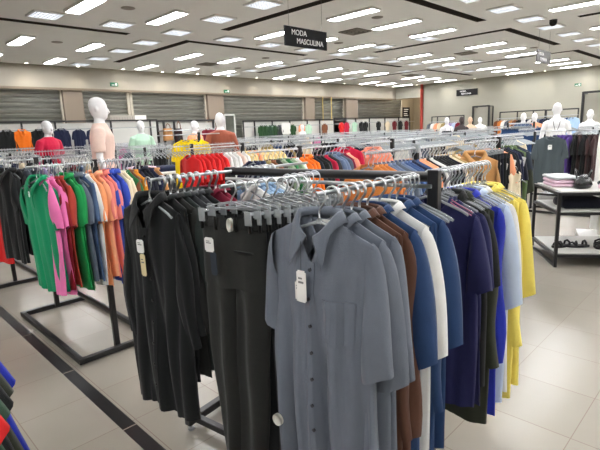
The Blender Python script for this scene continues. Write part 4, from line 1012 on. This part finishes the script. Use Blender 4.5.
for (px, k, c, lb) in ((5,'jacket','black','black jacket at the left edge of the wall display'),(20,'jacket','orange','orange jacket on the far left wall display'),(37,'jacket','black','black jacket between the orange jacket and crimson mannequin'),(59,'jacket','navy','navy jacket right of the crimson mannequin'),(76,'tee','navy','navy t-shirt on the far wall, right of navy jacket'),(90,'tee','navy','navy t-shirt half hidden by the peach mannequin')):
    x = at(px, 140, Y=YU).x-3.3; o = hang_on(M, a, x, 2.0 if k != 'tee' else 1.98, k, c, lb)
    if k == 'jacket': o.scale = (1.25,1,1)
t, M, L, a = wall_unit('wall_display', 'black-framed white display with bags and caps behind the yellow shirts', (6.33, 11.5), (8.2, 11.5), 2.0, [0, .1, .27, .62, .95], rails=[1.72, 1.2])
def bag(px, py, Y, w, h, col, label):
    q = at(px, py, Y=Y); t2 = empty('tote_bag', (q.x, Y, q.z)); tag(t2, label, 'bag')
    bm = bmesh.new(); bmesh.ops.create_cube(bm, size=1); bmesh.ops.subdivide_edges(bm, edges=bm.edges[:], cuts=4, use_grid_fill=True)
    for v in bm.verts: v.co = Vector((v.co.x*w*(1-.15*(v.co.z+.5)), v.co.y*.1*(1-.5*abs(v.co.x)*2*.6), v.co.z*h))
    obj('bag_body', bm, cloth(col), t2, True)
    bm = bmesh.new(); tube(bm, [(-w*.25,-.03,h*.48),(-w*.2,-.04,h*.75),(0,-.03,h*.88),(w*.2,-.04,h*.75),(w*.25,-.03,h*.48)], .012, 6); obj('handle', bm, cloth('brown'), t2, True)
bag(168, 134.5, 11.36, .27, .32, 'camel', 'beige tote bag hung at top left of the display'); bag(179, 138, 11.36, .22, .5, 'dark_brown', 'tall dark brown bag beside the beige tote')
bag(171, 154, 11.36, .26, .26, 'khaki', 'small khaki bag below the beige tote'); bag(166.5, 153.5, 11.42, .16, .24, 'black', 'black pouch left of the khaki bag')
hang_on(M, a, 1.35, 1.82, 'tee', 'maroon', 'maroon t-shirt on the bag display, left one'); hang_on(M, a, 1.68, 1.82, 'tee', 'burgundy', 'burgundy t-shirt on the bag display, right one')
# table with folded piles in front of it
q = at(160, 172, Y=7.3)
t = empty('stock_table', (q.x+.1, 7.4, 0)); tag(t, 'low table with folded clothes below the bag display', 'table')
bm = bmesh.new(); box(bm, -.75, .75, -.35, .35, q.z-.03, q.z); obj('table_top', bm, WHT, t)
for sx in (-.7,.7):
    for sy in (-.3,.3):
        bm = bmesh.new(); bar(bm, (sx,sy,0), (sx,sy,q.z-.03), .035); obj('leg', bm, BLK, t)
MT = Matrix.Translation((q.x+.1, 7.4, 0)); th = 0
folded(-.38, 0, q.z, .4, .3, .07, 'white', 'white folded shirt at the bottom of the left pile on stock table', seed=20); folded(-.38, 0, q.z+.065, .4, .3, .06, 'rose', 'pink-white folded shirt topping the left pile on stock table', seed=21); folded(.08, 0, q.z, .42, .3, .1, 'navy', 'navy folded trousers on the stock table', seed=22)
# long shutter-wall display
x0 = at(252, 122, Y=YU).x; 
t, M, L, a = wall_unit('wall_display', 'long black and white wall display below the middle shutters', (x0-.5, YU), (x0+6.6, YU), 2.1, [0,.09,.24,.4,.57,.7,.86,1])
def wx(px): return at(px, 128, Y=YU).x-(x0-.5)
for (px, k, c, lb) in ((257,'tee','forest','dark green top, first of the green group'),(261,'tee','forest','dark green top, second of the green group'),(266,'tee','dark_green','dark green top, third of the green group'),(270,'tee','forest','dark green top, fourth of the green group'),(275,'tee','charcoal','charcoal top right of the green group'),(288,'tee','forest','dark green top right of the white poster'),(297,'tee','peach','peach top on the middle wall display'),(304,'tee','mint','pale green top on the middle wall display'),(320,'tee','brown','brown top beside the black-clad distant mannequin')):
    hang_on(M, a, wx(px), 1.95, k, c, lb)
bm = bmesh.new(); p = M @ Vector((wx(281), -.34, 0)); box(bm, p.x-.28, p.x+.28, p.y-.01, p.y, 1.45, 1.95); tag(obj('poster', bm, CARD), 'white square poster amid the dark green tops', 'poster')
x1 = 18.9
t, M, L, a = wall_unit('wall_display', 'black and white wall display in the corner with red and maroon tops', (19.2, YU), (26.6, YU), 2.15, [0,.25,.42,.63,.83,1])
def wx(px): return at(px, 128, Y=YU).x-19.2
for (px, k, c, lb) in ((337,'tee','red','red top, left of a pair near white panel'),(342,'tee','crimson','crimson top beside the red one'),(350,'tee','mint','pale green top in the corner display'),(357,'tee','black','black top in the corner display'),(361,'tee','black','second black top in the corner display'),(374,'tee','black','black top near the white one in the corner'),(383,'tee','cream','cream top in the corner display'),(390,'tee','maroon','maroon top, first in the corner display'),(396,'tee','black','black top between two maroon ones'),(402,'tee','maroon','maroon top nearest the red pipe')):
    hang_on(M, a, max(.1, wx(px)), 2.0, k, c, lb)
for (px, Y) in ((224, 12.0),):
    q = at(224, 115, Y=12.5); q2 = at(234, 115, Y=12.5)
    t = empty('free_mirror', ((q.x+q2.x)/2, 12.5, 0)); tag(t, 'tall white-framed mirror behind the brown-shirted mannequin', 'mirror'); w2 = (q2.x-q.x)/2
    bm = bmesh.new()
    for s in (-1, 1): bar(bm, (s*w2,0,0), (s*w2,0,q.z), .05); bar(bm, (-w2,0,.03 if s < 0 else q.z), (w2,0,.03 if s < 0 else q.z), .05)
    obj('frame', bm, WHT, t); bm = bmesh.new(); box(bm, -w2, w2, .0, .01, .05, q.z); obj('glass', bm, mat('mirror_glass', (150,155,155), .05, 1), t)
# right wall units
XU = 25.3
def wunit2(px0, px1, X, label, zt=None, posts=(0,.25,.5,.75,1), py=117):
    a0 = at(px0, py, X=X); a1 = at(px1, py, X=X); 
    return wall_unit('wall_display', label, (X, a0.y), (X, a1.y), zt or 2.0, posts, panels=False, rails=[1.75])
for (p0, p1, X, zt, lb, posts, cols) in ((432,464,24.5,2.05,'black wall frame by the red pipe with pale garments',(0,.18,.55,1),['grey','white','peach','cream','khaki','grey','lilac','pale_blue','burgundy']),
      (500,545,22,2.05,'long black wall frame above the blue jeans row',(0,.4,.75,1),['brown','rust','white','grey','tan','brown','black','dark_navy','navy','white','black','slate']),
      (546,578,20,2.0,'black wall frame behind the strapped mannequin',(0,.4,1),['navy','black','slate','light_blue','light_blue','pearl','medium_blue','light_blue'])):
    t, M, L, a = wunit2(p0, p1, X, lb, zt, posts)
    for i, c in enumerate(cols):
        hang_on(M, a, L*(i+.5)/len(cols), 1.75, 'tee', c, '%s top, %s from left on wall frame %s' % (CW[c], ORD[i], 'over the jeans' if 'jeans' in lb else ('behind the strapped mannequin' if 'strapped' in lb else 'by the red pipe')), rot=.3)
def doorway(p0, p1, X, zt, lb, n):
    a0 = at(p0, 112, X=X); a1 = at(p1, 112, X=X); t = empty('display_portal', (X, a0.y, 0), -PI/2); L = abs(a0.y-a1.y); tag(t, lb, 'display frame')
    bm = bmesh.new(); bar(bm, (0,0,0), (0,0,zt), .08); bar(bm, (L,0,0), (L,0,zt), .08); bar(bm, (0,0,zt-.03), (L,0,zt-.03), .08); obj('frame', bm, BLK, t)
    bm = bmesh.new(); box(bm, .04, L-.04, .05, .08, 0, zt-.1); obj('panel', bm, WALL, t)
    bm = bmesh.new(); bar(bm, (.0,.5,0), (0,.5,zt-.05), .05); bar(bm, (0,0,zt-.05), (0,.5,zt-.05), .05); bar(bm, (L,.5,0), (L,.5,zt-.05), .05); bar(bm, (L,0,zt-.05), (L,.5,zt-.05), .05); obj('side_frame', bm, BLK, t)
doorway(473, 489, 25.2, 2.5, 'tall black-framed display portal on the beige wall', 1)
doorway(582, 612, 21, 2.62, 'tall black-framed display portal at the right edge', 2)
# jeans row
a0 = at(508, 126, X=12.2); a1 = at(534, 126, X=12.2)
t = empty('jeans_rack', (12.2, (a0.y+a1.y)/2, 0)); tag(t, 'rack of blue jeans in the distance left of the strapped mannequin', 'clothes rack'); Lh = abs(a0.y-a1.y)/2
bm = bmesh.new(); tube(bm, [(0,-Lh,1.55),(0,Lh,1.55)], .015, 8); obj('hang_rail', bm, CHR, t)
for s in (-1, 1): bm = bmesh.new(); bar(bm, (0,s*Lh,0), (0,s*Lh,1.58), .04); bar(bm, (-.3,s*Lh,.03), (.3,s*Lh,.03), .04); obj('post', bm, BLK, t)
nj = 7
for i in range(nj): 
    l2 = (12.2, (a0.y+a1.y)/2-Lh*.9+1.8*Lh*i/(nj-1), 1.55); hanger(l2, RX, 'clip hanger on the distant jeans rack', 'clip hangers on the jeans rack', clips=True, far=True)
    pants('denim', l2, RX, 'blue denim jeans hanging in the distant jeans rack', 'blue jeans in the distance', var=i % 3, name='jeans')
print('HANGERS', NH[0])
